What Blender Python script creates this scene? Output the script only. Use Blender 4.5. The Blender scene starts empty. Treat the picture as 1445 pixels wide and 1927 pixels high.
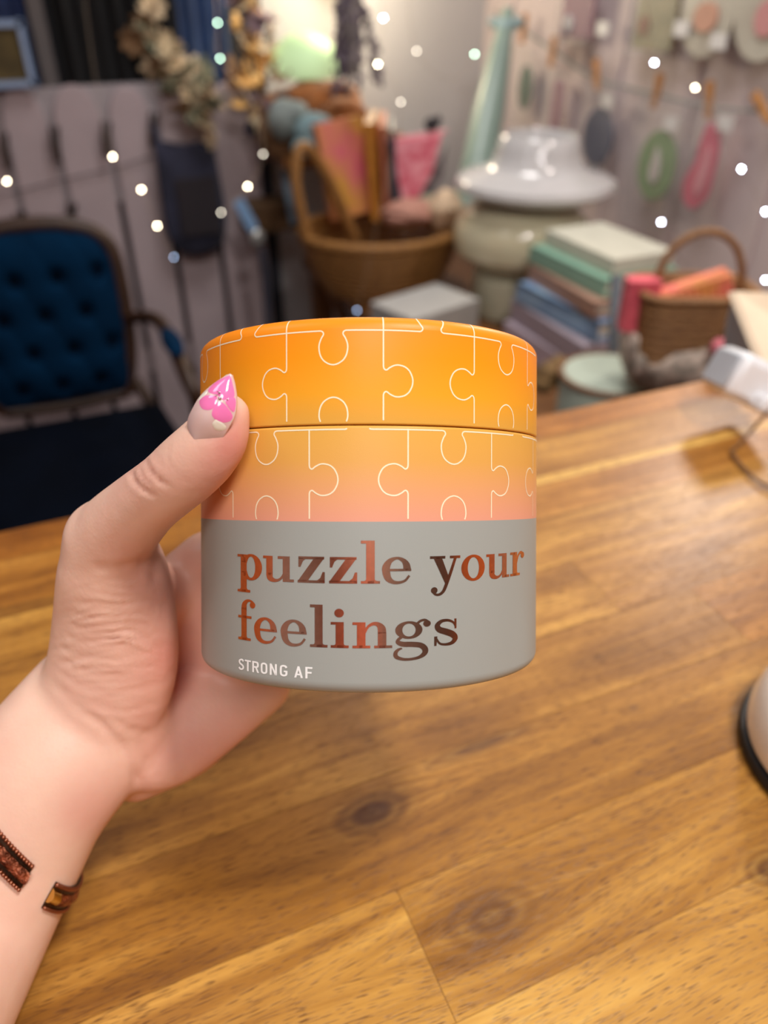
import bpy, bmesh, math, random
import numpy as np
from mathutils import Vector, Matrix, noise

sc = bpy.context.scene
COL = sc.collection
PI = math.pi

# ------------------------------------------------------------------ camera
FPX = 1447.0
PITCH = math.radians(35)
YAW = math.radians(23)
CAMZ = 0.36
FW = Vector((math.sin(YAW)*math.cos(PITCH), math.cos(YAW)*math.cos(PITCH), -math.sin(PITCH)))
RT = Vector((math.cos(YAW), -math.sin(YAW), 0))
UP = RT.cross(FW)
CAM = Vector((0, 0, CAMZ))
MC = Matrix(((RT.x, UP.x, -FW.x, CAM.x), (RT.y, UP.y, -FW.y, CAM.y), (RT.z, UP.z, -FW.z, CAM.z), (0, 0, 0, 1)))
cd = bpy.data.cameras.new('camera')
cam = bpy.data.objects.new('camera', cd)
COL.objects.link(cam)
cam.matrix_world = MC
cd.sensor_fit = 'VERTICAL'
cd.sensor_height = 36
cd.lens = 36*FPX/1927
cd.clip_start = 0.01
cd.dof.use_dof = True
cd.dof.focus_distance = 0.198
cd.dof.aperture_fstop = (cd.lens*0.001)/0.0034
sc.camera = cam

sc.view_settings.view_transform = 'Standard'
sc.view_settings.look = 'None'
sc.view_settings.gamma = 1
sc.view_settings.use_curve_mapping = False
sc.view_settings.exposure = 0.0
sc.cycles.use_denoising = True
sc.cycles.max_bounces = 8
sc.cycles.sample_clamp_indirect = 4

w = bpy.data.worlds.new('world')
sc.world = w
w.use_nodes = True
w.node_tree.nodes['Background'].inputs[0].default_value = (0.80, 0.86, 1.0, 1)
w.node_tree.nodes['Background'].inputs[1].default_value = 0.22

def ray(x, y):
    return FW + RT*((x-722.5)/FPX) - UP*((y-963.5)/FPX)
def P(x, y, d):            # world point seen at photo pixel (x, y), d metres along the view axis
    return CAM + ray(x, y)*d
def onz(x, y, z):
    r = ray(x, y); return CAM + r*((z-CAMZ)/r.z)
def ony(x, y, Y):
    r = ray(x, y); return CAM + r*(Y/r.y)
def onx(x, y, X):
    r = ray(x, y); return CAM + r*(X/r.x)

def area(name, loc, target, size, power, col=(1, 1, 1)):
    l = bpy.data.lights.new(name, 'AREA')
    l.shape = 'DISK'; l.size = size; l.energy = power; l.color = col
    o = bpy.data.objects.new(name, l)
    COL.objects.link(o)
    o.location = loc
    o.rotation_euler = (Vector(target)-Vector(loc)).to_track_quat('-Z', 'Y').to_euler()
    return o
TUBE_C = P(695, 938, 0.2347)
area('ceiling_lamp_light', CAM - FW.cross(RT)*0 + Vector((0.42, -0.22, 1.02)), TUBE_C, 0.20, 13.0, (1.0, 0.95, 0.90))
area('wall_lamp_light', (1.10, 0.93, 0.72), (0.55, 0.4, 0.05), 0.16, 5.0, (1.0, 0.90, 0.80))
area('room_light', (0.72, 1.45, 1.45), (0.72, 1.6, -0.3), 0.6, 8.0, (1.0, 0.97, 0.95)).data.spread = math.radians(125)
area('rear_fill_light', (-0.25, -0.75, 1.45), (-0.25, -0.8, 0), 0.6, 14.0, (1.0, 0.97, 0.95))  # added fill, lights the unseen surfaces that the foil reflects
area('left_fill_light', TUBE_C - RT*0.75 + UP*0.95 - FW*0.35, TUBE_C, 0.5, 2.4, (0.93, 0.96, 1.0))  # added soft fill from the upper left, no window stands here

# ------------------------------------------------------------------ helpers
def lin(c):
    r = []
    for v in c:
        v = v/255.0
        r.append(v/12.92 if v <= 0.04045 else ((v+0.055)/1.055)**2.4)
    return (r[0], r[1], r[2], 1)

def mat(name, c, rough=0.5, metal=0.0, noise_amt=0.0, nscale=30, emis=None, estr=0, sss=0, alpha=1, trans=0, bump=0, coat=0, sheen=0, stretch=(1, 1, 1), c2=None):
    m = bpy.data.materials.new(name)
    m.use_nodes = True
    nt = m.node_tree
    b = nt.nodes['Principled BSDF']
    col = lin(c)
    b.inputs['Roughness'].default_value = rough
    b.inputs['Metallic'].default_value = metal
    b.inputs['Coat Weight'].default_value = coat
    b.inputs['Sheen Weight'].default_value = sheen
    tc = nt.nodes.new('ShaderNodeTexCoord')
    mp = nt.nodes.new('ShaderNodeMapping')
    mp.inputs['Scale'].default_value = stretch
    nt.links.new(tc.outputs['Object'], mp.inputs[0])
    n = nt.nodes.new('ShaderNodeTexNoise')
    n.inputs['Scale'].default_value = nscale
    n.inputs['Detail'].default_value = 4
    nt.links.new(mp.outputs[0], n.inputs['Vector'])
    if c2 is None:
        k = noise_amt if noise_amt else 0.04
        ca = tuple(v*(1-k) for v in col[:3])+(1,)
        cb = tuple(min(1, v*(1+k)) for v in col[:3])+(1,)
    else:
        ca, cb = col, lin(c2)
    r = nt.nodes.new('ShaderNodeValToRGB')
    r.color_ramp.elements[0].position = 0.35; r.color_ramp.elements[0].color = ca
    r.color_ramp.elements[1].position = 0.65; r.color_ramp.elements[1].color = cb
    nt.links.new(n.outputs['Fac'], r.inputs[0])
    nt.links.new(r.outputs[0], b.inputs['Base Color'])
    if bump:
        bp = nt.nodes.new('ShaderNodeBump')
        bp.inputs['Strength'].default_value = bump
        bp.inputs['Distance'].default_value = 0.002
        nt.links.new(n.outputs['Fac'], bp.inputs['Height'])
        nt.links.new(bp.outputs[0], b.inputs['Normal'])
    if emis:
        b.inputs['Emission Color'].default_value = lin(emis)
        b.inputs['Emission Strength'].default_value = estr
    if sss:
        b.inputs['Subsurface Weight'].default_value = sss
        b.inputs['Subsurface Radius'].default_value = (0.01, 0.004, 0.002)
        b.inputs['Subsurface Scale'].default_value = 1
    b.inputs['Transmission Weight'].default_value = trans
    b.inputs['Alpha'].default_value = alpha
    return m

def obj(name, bm, m, parent=None, loc=None, smooth=True, label=None, cat=None, group=None, kind=None, bevel=0):
    me = bpy.data.meshes.new(name)
    bmesh.ops.recalc_face_normals(bm, faces=bm.faces[:])
    if loc is not None:
        bmesh.ops.translate(bm, verts=bm.verts[:], vec=-Vector(loc))
    bm.to_mesh(me); bm.free()
    for mm in (m if isinstance(m, (list, tuple)) else [m]):
        me.materials.append(mm)
    if smooth:
        for p in me.polygons: p.use_smooth = True
        try: me.set_sharp_from_angle(angle=math.radians(38))
        except Exception: pass
    o = bpy.data.objects.new(name, me)
    COL.objects.link(o)
    if loc is not None: o.location = loc
    if parent is not None:
        o.parent = parent
        if loc is None:
            o.matrix_parent_inverse = parent.matrix_basis.inverted()
        else:
            o.matrix_parent_inverse = parent.matrix_basis.inverted()
    if bevel:
        bv = o.modifiers.new('bevel', 'BEVEL'); bv.width = bevel; bv.segments = 2; bv.limit_method = 'ANGLE'
    tag(o, label, cat, group, kind)
    return o

def tag(o, label=None, cat=None, group=None, kind=None):
    if label: o['label'] = label
    if cat: o['category'] = cat
    if group: o['group'] = group
    if kind: o['kind'] = kind

def empty(name, loc, label, cat, group=None, rz=0):
    o = bpy.data.objects.new(name, None)
    COL.objects.link(o)
    o.empty_display_size = 0.02
    o.matrix_basis = Matrix.Translation(Vector(loc)) @ Matrix.Rotation(rz, 4, 'Z')
    tag(o, label, cat, group)
    return o

def box(bm, c, s, rz=0, M=None):
    r = bmesh.ops.create_cube(bm, size=1)['verts']
    bmesh.ops.scale(bm, verts=r, vec=s)
    if rz: bmesh.ops.rotate(bm, verts=r, cent=(0, 0, 0), matrix=Matrix.Rotation(rz, 3, 'Z'))
    if M is not None: bmesh.ops.transform(bm, verts=r, matrix=M)
    bmesh.ops.translate(bm, verts=r, vec=c)
    return r
def B(c, s, rz=0, M=None):
    bm = bmesh.new(); box(bm, c, s, rz, M); return bm
def ell(bm, c, s, seg=16, M=None):
    r = bmesh.ops.create_uvsphere(bm, u_segments=seg, v_segments=max(6, seg//2), radius=1)['verts']
    bmesh.ops.scale(bm, verts=r, vec=s)
    if M is not None: bmesh.ops.transform(bm, verts=r, matrix=M)
    bmesh.ops.translate(bm, verts=r, vec=c)
    return r
def lathe(bm, prof, c=(0, 0, 0), seg=40, M=None, sx=1, sy=1):
    rings = []
    for (r, z) in prof:
        rings.append([bm.verts.new((max(r, 1e-5)*math.cos(2*PI*i/seg)*sx, max(r, 1e-5)*math.sin(2*PI*i/seg)*sy, z)) for i in range(seg)])
    for a, b in zip(rings, rings[1:]):
        for i in range(seg):
            bm.faces.new((a[i], a[(i+1) % seg], b[(i+1) % seg], b[i]))
    bm.faces.new(rings[0][::-1]); bm.faces.new(rings[-1])
    vs = [v for r in rings for v in r]
    if M is not None: bmesh.ops.transform(bm, verts=vs, matrix=M)
    bmesh.ops.translate(bm, verts=vs, vec=c)
    return vs
def catmull(pts, n=6):
    pts = [np.array(p, float) for p in pts]
    if len(pts) < 3: 
        return [pts[0]*(1-t)+pts[1]*t for t in np.linspace(0, 1, n+1)]
    q = [2*pts[0]-pts[1]]+pts+[2*pts[-1]-pts[-2]]
    out = []
    for i in range(1, len(q)-2):
        a, b, c, d = q[i-1], q[i], q[i+1], q[i+2]
        for k in range(n):
            t = k/n
            out.append(0.5*((2*b)+(-a+c)*t+(2*a-5*b+4*c-d)*t*t+(-a+3*b-3*c+d)*t**3))
    out.append(pts[-1])
    return out
def rod(bm, pts, r, seg=8, n=5, flat=None, closed_smooth=True):
    """tube along pts; r number or list; flat=(vec, ratio) squashes."""
    R = r if isinstance(r, (list, tuple)) else [r]*len(pts)
    pp = catmull([tuple(p)+(rr,) for p, rr in zip(pts, R)], n) if closed_smooth else [np.array(tuple(p)+(rr,)) for p, rr in zip(pts, R)]
    rings = []
    ref = None
    for i, p in enumerate(pp):
        a = Vector(pp[max(0, i-1)][:3]); b = Vector(pp[min(len(pp)-1, i+1)][:3])
        t = (b-a)
        if t.length < 1e-9: t = Vector((0, 0, 1))
        t.normalize()
        if ref is None: ref = t.orthogonal()
        ref = (ref - t*ref.dot(t)).normalized()
        s = t.cross(ref)
        c = Vector(p[:3]); rr = max(1e-5, p[3])
        rings.append([bm.verts.new(c+(ref*math.cos(2*PI*k/seg)+s*math.sin(2*PI*k/seg))*rr) for k in range(seg)])
    for a, b in zip(rings, rings[1:]):
        for k in range(seg):
            bm.faces.new((a[k], a[(k+1) % seg], b[(k+1) % seg], b[k]))
    bm.faces.new(rings[0][::-1]); bm.faces.new(rings[-1])
def ROD(*a, **k):
    bm = bmesh.new(); rod(bm, *a, **k); return bm
def prism(bm, pts2, thick, M):
    """2-D outline extruded; local x,y outline, z thickness; placed by matrix M"""
    a = [bm.verts.new(M @ Vector((x, y, -thick/2))) for x, y in pts2]
    b = [bm.verts.new(M @ Vector((x, y, thick/2))) for x, y in pts2]
    bm.faces.new(a[::-1]); bm.faces.new(b)
    n = len(a)
    for i in range(n):
        bm.faces.new((a[i], a[(i+1) % n], b[(i+1) % n], b[i]))
def circ(rx, ry, n=28, cx=0, cy=0):
    return [(cx+rx*math.cos(2*PI*i/n), cy+ry*math.sin(2*PI*i/n)) for i in range(n)]
def frame_at(loc, xd, yd):
    xd = Vector(xd).normalized(); yd = Vector(yd); yd = (yd-xd*yd.dot(xd)).normalized(); zd = xd.cross(yd)
    return Matrix(((xd.x, yd.x, zd.x, loc[0]), (xd.y, yd.y, zd.y, loc[1]), (xd.z, yd.z, zd.z, loc[2]), (0, 0, 0, 1)))

# ------------------------------------------------------------------ the room
FLOOR = -0.90
YB = 2.42
XR = 1.36
wall_m = mat('plaster', (178, 176, 178), 0.85, noise_amt=0.03, nscale=4)
pink_wall = mat('pale_pink_wall_paint', (200, 186, 186), 0.6, noise_amt=0.02, nscale=3)
dark_wall = mat('dark_wall_paint', (40, 42, 52), 0.8, noise_amt=0.08, nscale=3)
obj('floor', B((0, 0.6, FLOOR-0.05), (4.4, 4.4, 0.1)), mat('floor_vinyl', (70, 60, 54), 0.6, noise_amt=0.15, nscale=5), kind='structure', smooth=False)
obj('wall_back', B((0, YB+0.06, 0.3), (4.4, 0.12, 2.4)), wall_m, kind='structure', smooth=False)
obj('wall_right', B((XR+0.06, 0.6, 0.3), (0.12, 3.9, 2.4)), pink_wall, kind='structure', smooth=False)
# panel grooves of the right wall as battens
bm = bmesh.new()
for i in range(12):
    box(bm, (XR-0.004, -0.6+i*0.26, 0.3), (0.008, 0.02, 2.4))
obj('trim_1', bm, pink_wall, kind='structure', smooth=False)

# ------------------------------------------------------------------ counter
TZ = 0.088
def T(x, y): return onz(x, y, TZ)
K = (CAMZ-TZ)/CAMZ
knots = []
for (x, y, rx, ry, st) in ((700, 1530, 0.014, 0.0075, 0.9), (925, 1725, 0.016, 0.009, 0.62), (1450, 1632, 0.010, 0.006, 0.8), (905, 1402, 0.022, 0.003, 0.75), (1192, 1332, 0.0025, 0.0018, 0.6), (1150, 1230, 0.02, 0.003, 0.35)):
    p = T(x, y); knots.append((p.x, p.y, rx, ry, st))

def wood_mat():
    m = bpy.data.materials.new('acacia_wood'); m.use_nodes = True
    nt = m.node_tree; N = nt.nodes; L = nt.links
    b = N['Principled BSDF']
    def mth(op, a, c=None, cl=False):
        n = N.new('ShaderNodeMath'); n.operation = op; n.use_clamp = cl
        for i, v in enumerate((a, c)):
            if v is None: continue
            if isinstance(v, (int, float)): n.inputs[i].default_value = v
            else: L.new(v, n.inputs[i])
        return n.outputs[0]
    tc = N.new('ShaderNodeTexCoord')
    sx = N.new('ShaderNodeSeparateXYZ'); L.new(tc.outputs['Object'], sx.inputs[0])
    at = N.new('ShaderNodeAttribute'); at.attribute_name = 'stave'
    sa = N.new('ShaderNodeSeparateColor'); L.new(at.outputs['Color'], sa.inputs[0])
    X, Y = sx.outputs[0], sx.outputs[1]
    tone, off, hue = sa.outputs[0], sa.outputs[1], sa.outputs[2]
    kd = 0.0; kw = 0.0; rings = 0.0
    for (kx, ky, rx, ry, st) in knots:
        dx = mth('DIVIDE', mth('SUBTRACT', X, kx), rx); dy = mth('DIVIDE', mth('SUBTRACT', Y, ky), ry)
        e = mth('SQRT', mth('ADD', mth('MULTIPLY', dx, dx), mth('MULTIPLY', dy, dy)))
        g = mth('POWER', 2.718, mth('MULTIPLY', mth('MULTIPLY', e, e), -0.9))
        core = mth('MULTIPLY', g, st)
        kd = core if kd == 0.0 else mth('MAXIMUM', kd, core)
        # push the grain lines around the knot
        g2 = mth('POWER', 2.718, mth('MULTIPLY', mth('MULTIPLY', mth('MULTIPLY', dx, dx), 0.12), -1.0))
        g3 = mth('POWER', 2.718, mth('MULTIPLY', mth('ABSOLUTE', dy), -0.35))
        ww = mth('MULTIPLY', mth('MULTIPLY', mth('MULTIPLY', g2, g3), mth('SIGN', dy)), -ry*1.1)
        kw = ww if kw == 0.0 else mth('ADD', kw, ww)
        rg = mth('MULTIPLY', mth('MULTIPLY', mth('SINE', mth('MULTIPLY', e, 11.0)), g), 0.16*st)
        rings = rg if rings == 0.0 else mth('ADD', rings, rg)
    Yw = mth('ADD', mth('ADD', Y, kw), mth('MULTIPLY', off, 7.31))
    Xo = mth('ADD', X, mth('MULTIPLY', off, 31.7))
    def nz(fx, fy, det, dist=0.0, rough=0.55):
        c = N.new('ShaderNodeCombineXYZ'); L.new(mth('MULTIPLY', Xo, fx), c.inputs[0]); L.new(mth('MULTIPLY', Yw, fy), c.inputs[1])
        L.new(mth('MULTIPLY', off, 13.0), c.inputs[2])
        n = N.new('ShaderNodeTexNoise'); n.inputs['Scale'].default_value = 1; n.inputs['Detail'].default_value = det
        n.inputs['Distortion'].default_value = dist; n.inputs['Roughness'].default_value = rough
        L.new(c.outputs[0], n.inputs['Vector']); return n.outputs['Fac']
    g1 = nz(5, 75, 5, 0.6)
    g2 = nz(14, 420, 3, 0.2)
    g4 = nz(9, 26, 3, 0.8)
    r = N.new('ShaderNodeValToRGB')
    cr = r.color_ramp
    cr.elements[0].position = 0.22; cr.elements[0].color = lin((116, 72, 28))
    cr.elements[1].position = 0.80; cr.elements[1].color = lin((236, 191, 102))
    e = cr.elements.new(0.42); e.color = lin((164, 113, 46))
    e = cr.elements.new(0.60); e.color = lin((205, 153, 72))
    v = mth('ADD', mth('MULTIPLY', g1, 0.60), mth('MULTIPLY', g2, 0.18))
    v = mth('ADD', v, mth('MULTIPLY', g4, 0.42))
    v = mth('SUBTRACT', v, 0.10)
    v = mth('ADD', v, mth('MULTIPLY', mth('SUBTRACT', tone, 0.5), 0.42))
    v = mth('ADD', v, rings)
    L.new(v, r.inputs[0])
    # hue shift of some staves to red-brown
    mx = N.new('ShaderNodeMix'); mx.data_type = 'RGBA'; mx.blend_type = 'MULTIPLY'
    L.new(mth('MULTIPLY', hue, 0.62), mx.inputs[0]); L.new(r.outputs[0], mx.inputs[6]); mx.inputs[7].default_value = (1.0, 0.70, 0.50, 1)
    # pores
    po = nz(150, 2300, 1.0, 0.15, 0.4)
    pm = nz(20, 60, 2, 0.2)
    pf = mth('MULTIPLY', mth('SUBTRACT', po, mth('SUBTRACT', 0.665, mth('MULTIPLY', pm, 0.18))), 10.0, True)
    m2 = N.new('ShaderNodeMix'); m2.data_type = 'RGBA'
    L.new(mth('MULTIPLY', pf, 0.75), m2.inputs[0]); L.new(mx.outputs[2], m2.inputs[6]); m2.inputs[7].default_value = lin((92, 54, 24))
    m3 = N.new('ShaderNodeMix'); m3.data_type = 'RGBA'
    L.new(mth('MULTIPLY', kd, 1.0, True), m3.inputs[0]); L.new(m2.outputs[2], m3.inputs[6]); m3.inputs[7].default_value = lin((84, 52, 34))
    L.new(m3.outputs[2], b.inputs['Base Color'])
    b.inputs['Roughness'].default_value = 0.40
    b.inputs['Specular IOR Level'].default_value = 0.35
    b.inputs['Coat Weight'].default_value = 0.08
    b.inputs['Coat Roughness'].default_value = 0.3
    bp = N.new('ShaderNodeBump'); bp.inputs['Strength'].default_value = 0.25; bp.inputs['Distance'].default_value = 0.0004
    L.new(mth('SUBTRACT', g2, pf), bp.inputs['Height']); L.new(bp.outputs[0], b.inputs['Normal'])
    return m
WOOD = wood_mat()
rng = random.Random(7)
TX0, TX1, TY0, TY1 = -1.15, 1.02*K+0.16, -0.50, 0.5655*K
table = empty('counter', (0, -0.1, FLOOR), 'long butcher block counter with honey brown wooden staves under the hand', 'counter')
bm = bmesh.new()
cl = bm.loops.layers.color.new('stave')
yb = TY1
# stave boundaries running along x, measured from the far edge
bounds = [TY1]
for yv in (0.528, 0.470, 0.4585, 0.415, 0.36, 0.30, 0.242, 0.18, 0.118, 0.06, 0.0, -0.06, -0.12, -0.18, -0.24, -0.30, -0.36, -0.42, -0.48, -0.54, TY0/K):
    bounds.append(yv*K)
fixed = {7: [0.365*K], 8: [0.083*K+0.0], 5: [0.33*K], 6: [-0.12*K]}
fixed = {0: [-0.3, 0.75], 1: [0.05], 2: [0.1], 3: [0.19, 0.62], 4: [-0.04, 0.41], 5: [0.23], 6: [0.365*K], 7: [-0.07], 8: [0.083*K], 9: [-0.02, 0.2]}
tones = {(0, 1): (0.52, 1.0), (1, 0): (0.5, 0.75), (1, 1): (0.62, 0.45), (2, 1): (0.98, 0.0), (2, 0): (0.45, 0.1), (0, 0): (.5, .2), (3, 0): (.75, .0), (4, 0): (.45, .0), (3, 1): (0.6, 0.75), (6, 0): (0.55, 0.1), (6, 1): (0.42, 0.75), (7, 1): (0.52, 0.2), (8, 0): (0.70, 0.12), (8, 1): (0.66, 0.05), (5, 1): (0.62, 0.4), (4, 1): (0.66, 0.3), (9, 1): (0.8, 0.0)}  # most left-end far staves toned darker, light falloff put into their colour
for j in range(len(bounds)-1):
    y1, y0 = bounds[j], bounds[j+1]
    cuts = fixed.get(j) or [rng.uniform(-0.7, -0.2), rng.uniform(0.1, 0.6)]
    xs = [TX0]+cuts+[TX1]
    for i in range(len(xs)-1):
        t, hu = tones.get((j, i), (rng.uniform(0.3, 0.75), rng.choice([0, 0.2, 0.5])))
        c = (t, rng.random(), hu, 1)
        g = 0.00012
        v = [bm.verts.new((x, y, TZ)) for x, y in ((xs[i]+g, y0+g), (xs[i+1]-g, y0+g), (xs[i+1]-g, y1-g), (xs[i]+g, y1-g))]
        f = bm.faces.new(v)
        for l in f.loops: l[cl] = c
n0 = len(bm.faces)
vs = box(bm, ((TX0+TX1)/2, (TY0+TY1)/2, TZ-0.0203), (TX1-TX0, TY1-TY0, 0.04))
bm.faces.ensure_lookup_table()
for f in bm.faces[n0:]:
    for l in f.loops: l[cl] = (0.45, 0.3, 0.3, 1)
top = obj('countertop', bm, WOOD, table, smooth=False)
legm = mat('white_painted_cabinet', (215, 212, 208), 0.5)
for lx in (TX0+0.06, TX1-0.06):
    for ly in (TY0+0.06, TY1-0.10):
        obj('leg', B((lx, ly, (FLOOR+TZ-0.04)/2), (0.06, 0.06, TZ-0.04-FLOOR)), legm, table, smooth=False)

# ------------------------------------------------------------------ the puzzle tube
R = 0.050
TH = math.radians(1.0)
Cc = Vector((math.sin(math.atan((694.8-722.5)/FPX))*0.2347, (963.5-938)/FPX*0.2347, -0.2347))
ax = Vector((0, math.cos(TH), math.sin(TH)))
yy = Vector((Cc.x, Cc.y, Cc.z)); yy = (yy-ax*yy.dot(ax)).normalized(); xx = yy.cross(ax)
LZ = {}
ZB, ZG, ZS, ZT = -0.0476, -0.0056, 0.0176, 0.0440     # bottom, colour edge, seam, top (from eye level)
base = Cc + ax*ZB
MT = MC @ Matrix(((xx.x, yy.x, ax.x, base.x), (xx.y, yy.y, ax.y, base.y), (xx.z, yy.z, ax.z, base.z), (0, 0, 0, 1)))
tube = bpy.data.objects.new('puzzle_tube', None); COL.objects.link(tube); tube.matrix_basis = MT
tag(tube, 'round grey and orange cardboard puzzle tube held up in the hand', 'puzzle tube')
def z2(l): return l-ZB      # heights counted from the base

def surf(th, l, off=0.0, rt=0.0032):
    """point on the tube's skin: th angle (0 = towards the viewer), l arc length along the profile counted from eye level"""
    r = R
    lt = ZT-rt
    if l > lt:
        a = min((l-lt)/rt, PI/2)
        rr = R-rt+(rt+off)*math.cos(a); z = lt+(rt+off)*math.sin(a)
        extra = (l-lt)-rt*PI/2
        if extra > 0: rr -= extra
    else:
        lb = ZB+rt
        if l < lb:
            a = min((lb-l)/rt, PI/2)
            rr = R-rt+(rt+off)*math.cos(a); z = lb-(rt+off)*math.sin(a)
        else:
            rr = R+off; z = l
    return Vector((rr*math.sin(th), -rr*math.cos(th), z2(z)))

def tube_paper(name, upper):
    m = bpy.data.materials.new(name); m.use_nodes = True
    nt = m.node_tree; N = nt.nodes; L = nt.links; b = N['Principled BSDF']
    tc = N.new('ShaderNodeTexCoord'); s = N.new('ShaderNodeSeparateXYZ'); L.new(tc.outputs['Object'], s.inputs[0])
    mr = N.new('ShaderNodeMapRange'); L.new(s.outputs[2], mr.inputs[0])
    mr.inputs[1].default_value = z2(ZG); mr.inputs[2].default_value = z2(ZT)
    r = N.new('ShaderNodeValToRGB'); L.new(mr.outputs[0], r.inputs[0]); cr = r.color_ramp
    stops = [(0.0, (232, 160, 134)), (0.16, (232, 166, 112)), (0.30, (230, 170, 84)), (0.46, (232, 174, 76)), (0.62, (250, 172, 40)), (0.80, (255, 158, 20)), (1.0, (255, 146, 24))]
    cr.elements[0].position = 0; cr.elements[0].color = lin(stops[0][1])
    cr.elements[1].position = 1; cr.elements[1].color = lin(stops[-1][1])
    for p, c in stops[1:-1]:
        e = cr.elements.new(p); e.color = lin(c)
    nz = N.new('ShaderNodeTexNoise'); nz.inputs['Scale'].default_value = 3500; nz.inputs['Detail'].default_value = 1
    L.new(tc.outputs['Object'], nz.inputs['Vector'])
    bp = N.new('ShaderNodeBump'); bp.inputs['Strength'].default_value = 0.12; bp.inputs['Distance'].default_value = 0.0001
    L.new(nz.outputs['Fac'], bp.inputs['Height']); L.new(bp.outputs[0], b.inputs['Normal'])
    out = r.outputs[0]
    if not upper:
        gt = N.new('ShaderNodeMath'); gt.operation = 'GREATER_THAN'; L.new(s.outputs[2], gt.inputs[0]); gt.inputs[1].default_value = z2(ZG)
        mx = N.new('ShaderNodeMix'); mx.data_type = 'RGBA'; L.new(gt.outputs[0], mx.inputs[0])
        mx.inputs[6].default_value = lin((160, 163, 158)); L.new(out, mx.inputs[7]); out = mx.outputs[2]
    L.new(out, b.inputs['Base Color'])
    b.inputs['Roughness'].default_value = 0.42
    b.inputs['Specular IOR Level'].default_value = 0.35
    return m
line_m = mat('cream_printed_line', (255, 240, 206), 0.45)

def revolve(bm, prof, seg=180):
    rings = [[bm.verts.new((max(r, 1e-5)*math.sin(2*PI*i/seg), -max(r, 1e-5)*math.cos(2*PI*i/seg), z)) for i in range(seg)] for r, z in prof]
    for a, b in zip(rings, rings[1:]):
        for i in range(seg): bm.faces.new((a[i], a[(i+1) % seg], b[(i+1) % seg], b[i]))
    bm.faces.new(rings[0][::-1]); bm.faces.new(rings[-1])
def arc(cx, cz, r, a0, a1, n=7):
    return [(cx+r*math.cos(math.radians(a0+(a1-a0)*i/n)), cz+r*math.sin(math.radians(a0+(a1-a0)*i/n))) for i in range(n+1)]
rt = 0.0032
def ribbon(bm, pts, wd, off, mi):
    """pts: list of (s metres of arc, l); thin printed line on the skin"""
    vs = []
    for i, (s, l) in enumerate(pts):
        a = pts[max(0, i-1)]; b = pts[min(len(pts)-1, i+1)]
        tx, tl = b[0]-a[0], b[1]-a[1]; q = math.hypot(tx, tl) or 1
        nx, nl = -tl/q*wd/2, tx/q*wd/2
        vs.append((bm.verts.new(surf((s+nx)/R, l+nl, off)), bm.verts.new(surf((s-nx)/R, l-nl, off))))
    for (a, b), (c, d) in zip(vs, vs[1:]):
        try:
            f = bm.faces.new((a, b, d, c)); f.material_index = mi
        except ValueError: pass
KN = [(0, -140), (1, -118), (8, -100), (25, -93), (50, -113), (85, -132), (115, -137), (150, -131), (178, -118), (205, -92), (224, -55), (232, -28), (235, 0)]
KN = [(a*3e-5, b*3e-5) for a, b in KN]
KN = KN+[(a, -b) for a, b in KN[-2::-1]]
def knob_line(p0, p1, side, ks=1.02, kt=.93):
    """straight piece edge p0->p1 with a knob in its middle; side +1 = to the left of travel"""
    ln = math.hypot(p1[0]-p0[0], p1[1]-p0[1]); u = ((p1[0]-p0[0])/ln, (p1[1]-p0[1])/ln); nrm = (-u[1]*side, u[0]*side)
    out = [p0]
    n = 6
    for i in range(1, n): 
        k = (ln/2-0.0042)*i/n; out.append((p0[0]+u[0]*k, p0[1]+u[1]*k))
    kk = catmull([(a, b) for a, b in KN], 4)
    out += [(p0[0]+u[0]*(ln/2+t)+nrm[0]*s, p0[1]+u[1]*(ln/2+t)+nrm[1]*s) for s, t in [(s_*ks, t_*kt) for s_, t_ in kk]]
    for i in range(n-1, 0, -1):
        k = ln-(ln/2-0.0042)*i/n; out.append((p0[0]+u[0]*k, p0[1]+u[1]*k))
    out.append(p1)
    return out
def clip_add(bm, pts, lo, hi, wd=0.00033, off=0.00005):
    cur = []
    for p in pts:
        if lo <= p[1] <= hi: cur.append(p)
        else:
            if len(cur) > 1: ribbon(bm, cur, wd, off, 1)
            cur = []
    if len(cur) > 1: ribbon(bm, cur, wd, off, 1)
STEP = 2*PI*R/13
def dense(a, b, n=40): return [(a[0]+(b[0]-a[0])*i/n, a[1]+(b[1]-a[1])*i/n) for i in range(n+1)]

# body
bm = bmesh.new()
prof = [(0.0, z2(ZB))]+arc(R-rt, z2(ZB)+rt, rt, -90, 0)+[(R, z2(ZG)-0.0001), (R, z2(ZG)+0.0001), (R, z2(ZS)-0.0006)]+arc(R-0.0005, z2(ZS)-0.0006, 0.0005, 0, 90, 4)+[(R-0.0014, z2(ZS)-0.0001), (R-0.0014, z2(ZS)+0.012), (R-0.003, z2(ZS)+0.012), (R-0.003, z2(ZB)+0.003), (0, z2(ZB)+0.003)]
revolve(bm, prof)
yt, ylow = 0.0166, 0.0166-STEP
s0 = math.radians(-16.9)*R
for i in range(-6, 7):
    s = s0+i*STEP
    sgn = 1 if i % 2 == 0 else -1          # even: knob right
    clip_add(bm, knob_line((s, ylow), (s, yt), -sgn), ZG+0.00015, ZS-0.0008)
    clip_add(bm, dense((s, yt), (s, ZS-0.0008)), ZG, ZS-0.0006)
    up = (i % 2 == 0)                       # interval right of line i: tab up when even
    clip_add(bm, knob_line((s, yt), (s+STEP, yt), 1 if up else -1, 1.16, .86), ZG+0.00015, ZS-0.0008)
    clip_add(bm, knob_line((s, ylow), (s+STEP, ylow), -1 if up else 1, 1.16, .86), ZG+0.00015, ZS-0.0008)
body = obj('body', bm, [tube_paper('grey_and_peach_paper', False), line_m], tube)
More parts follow.
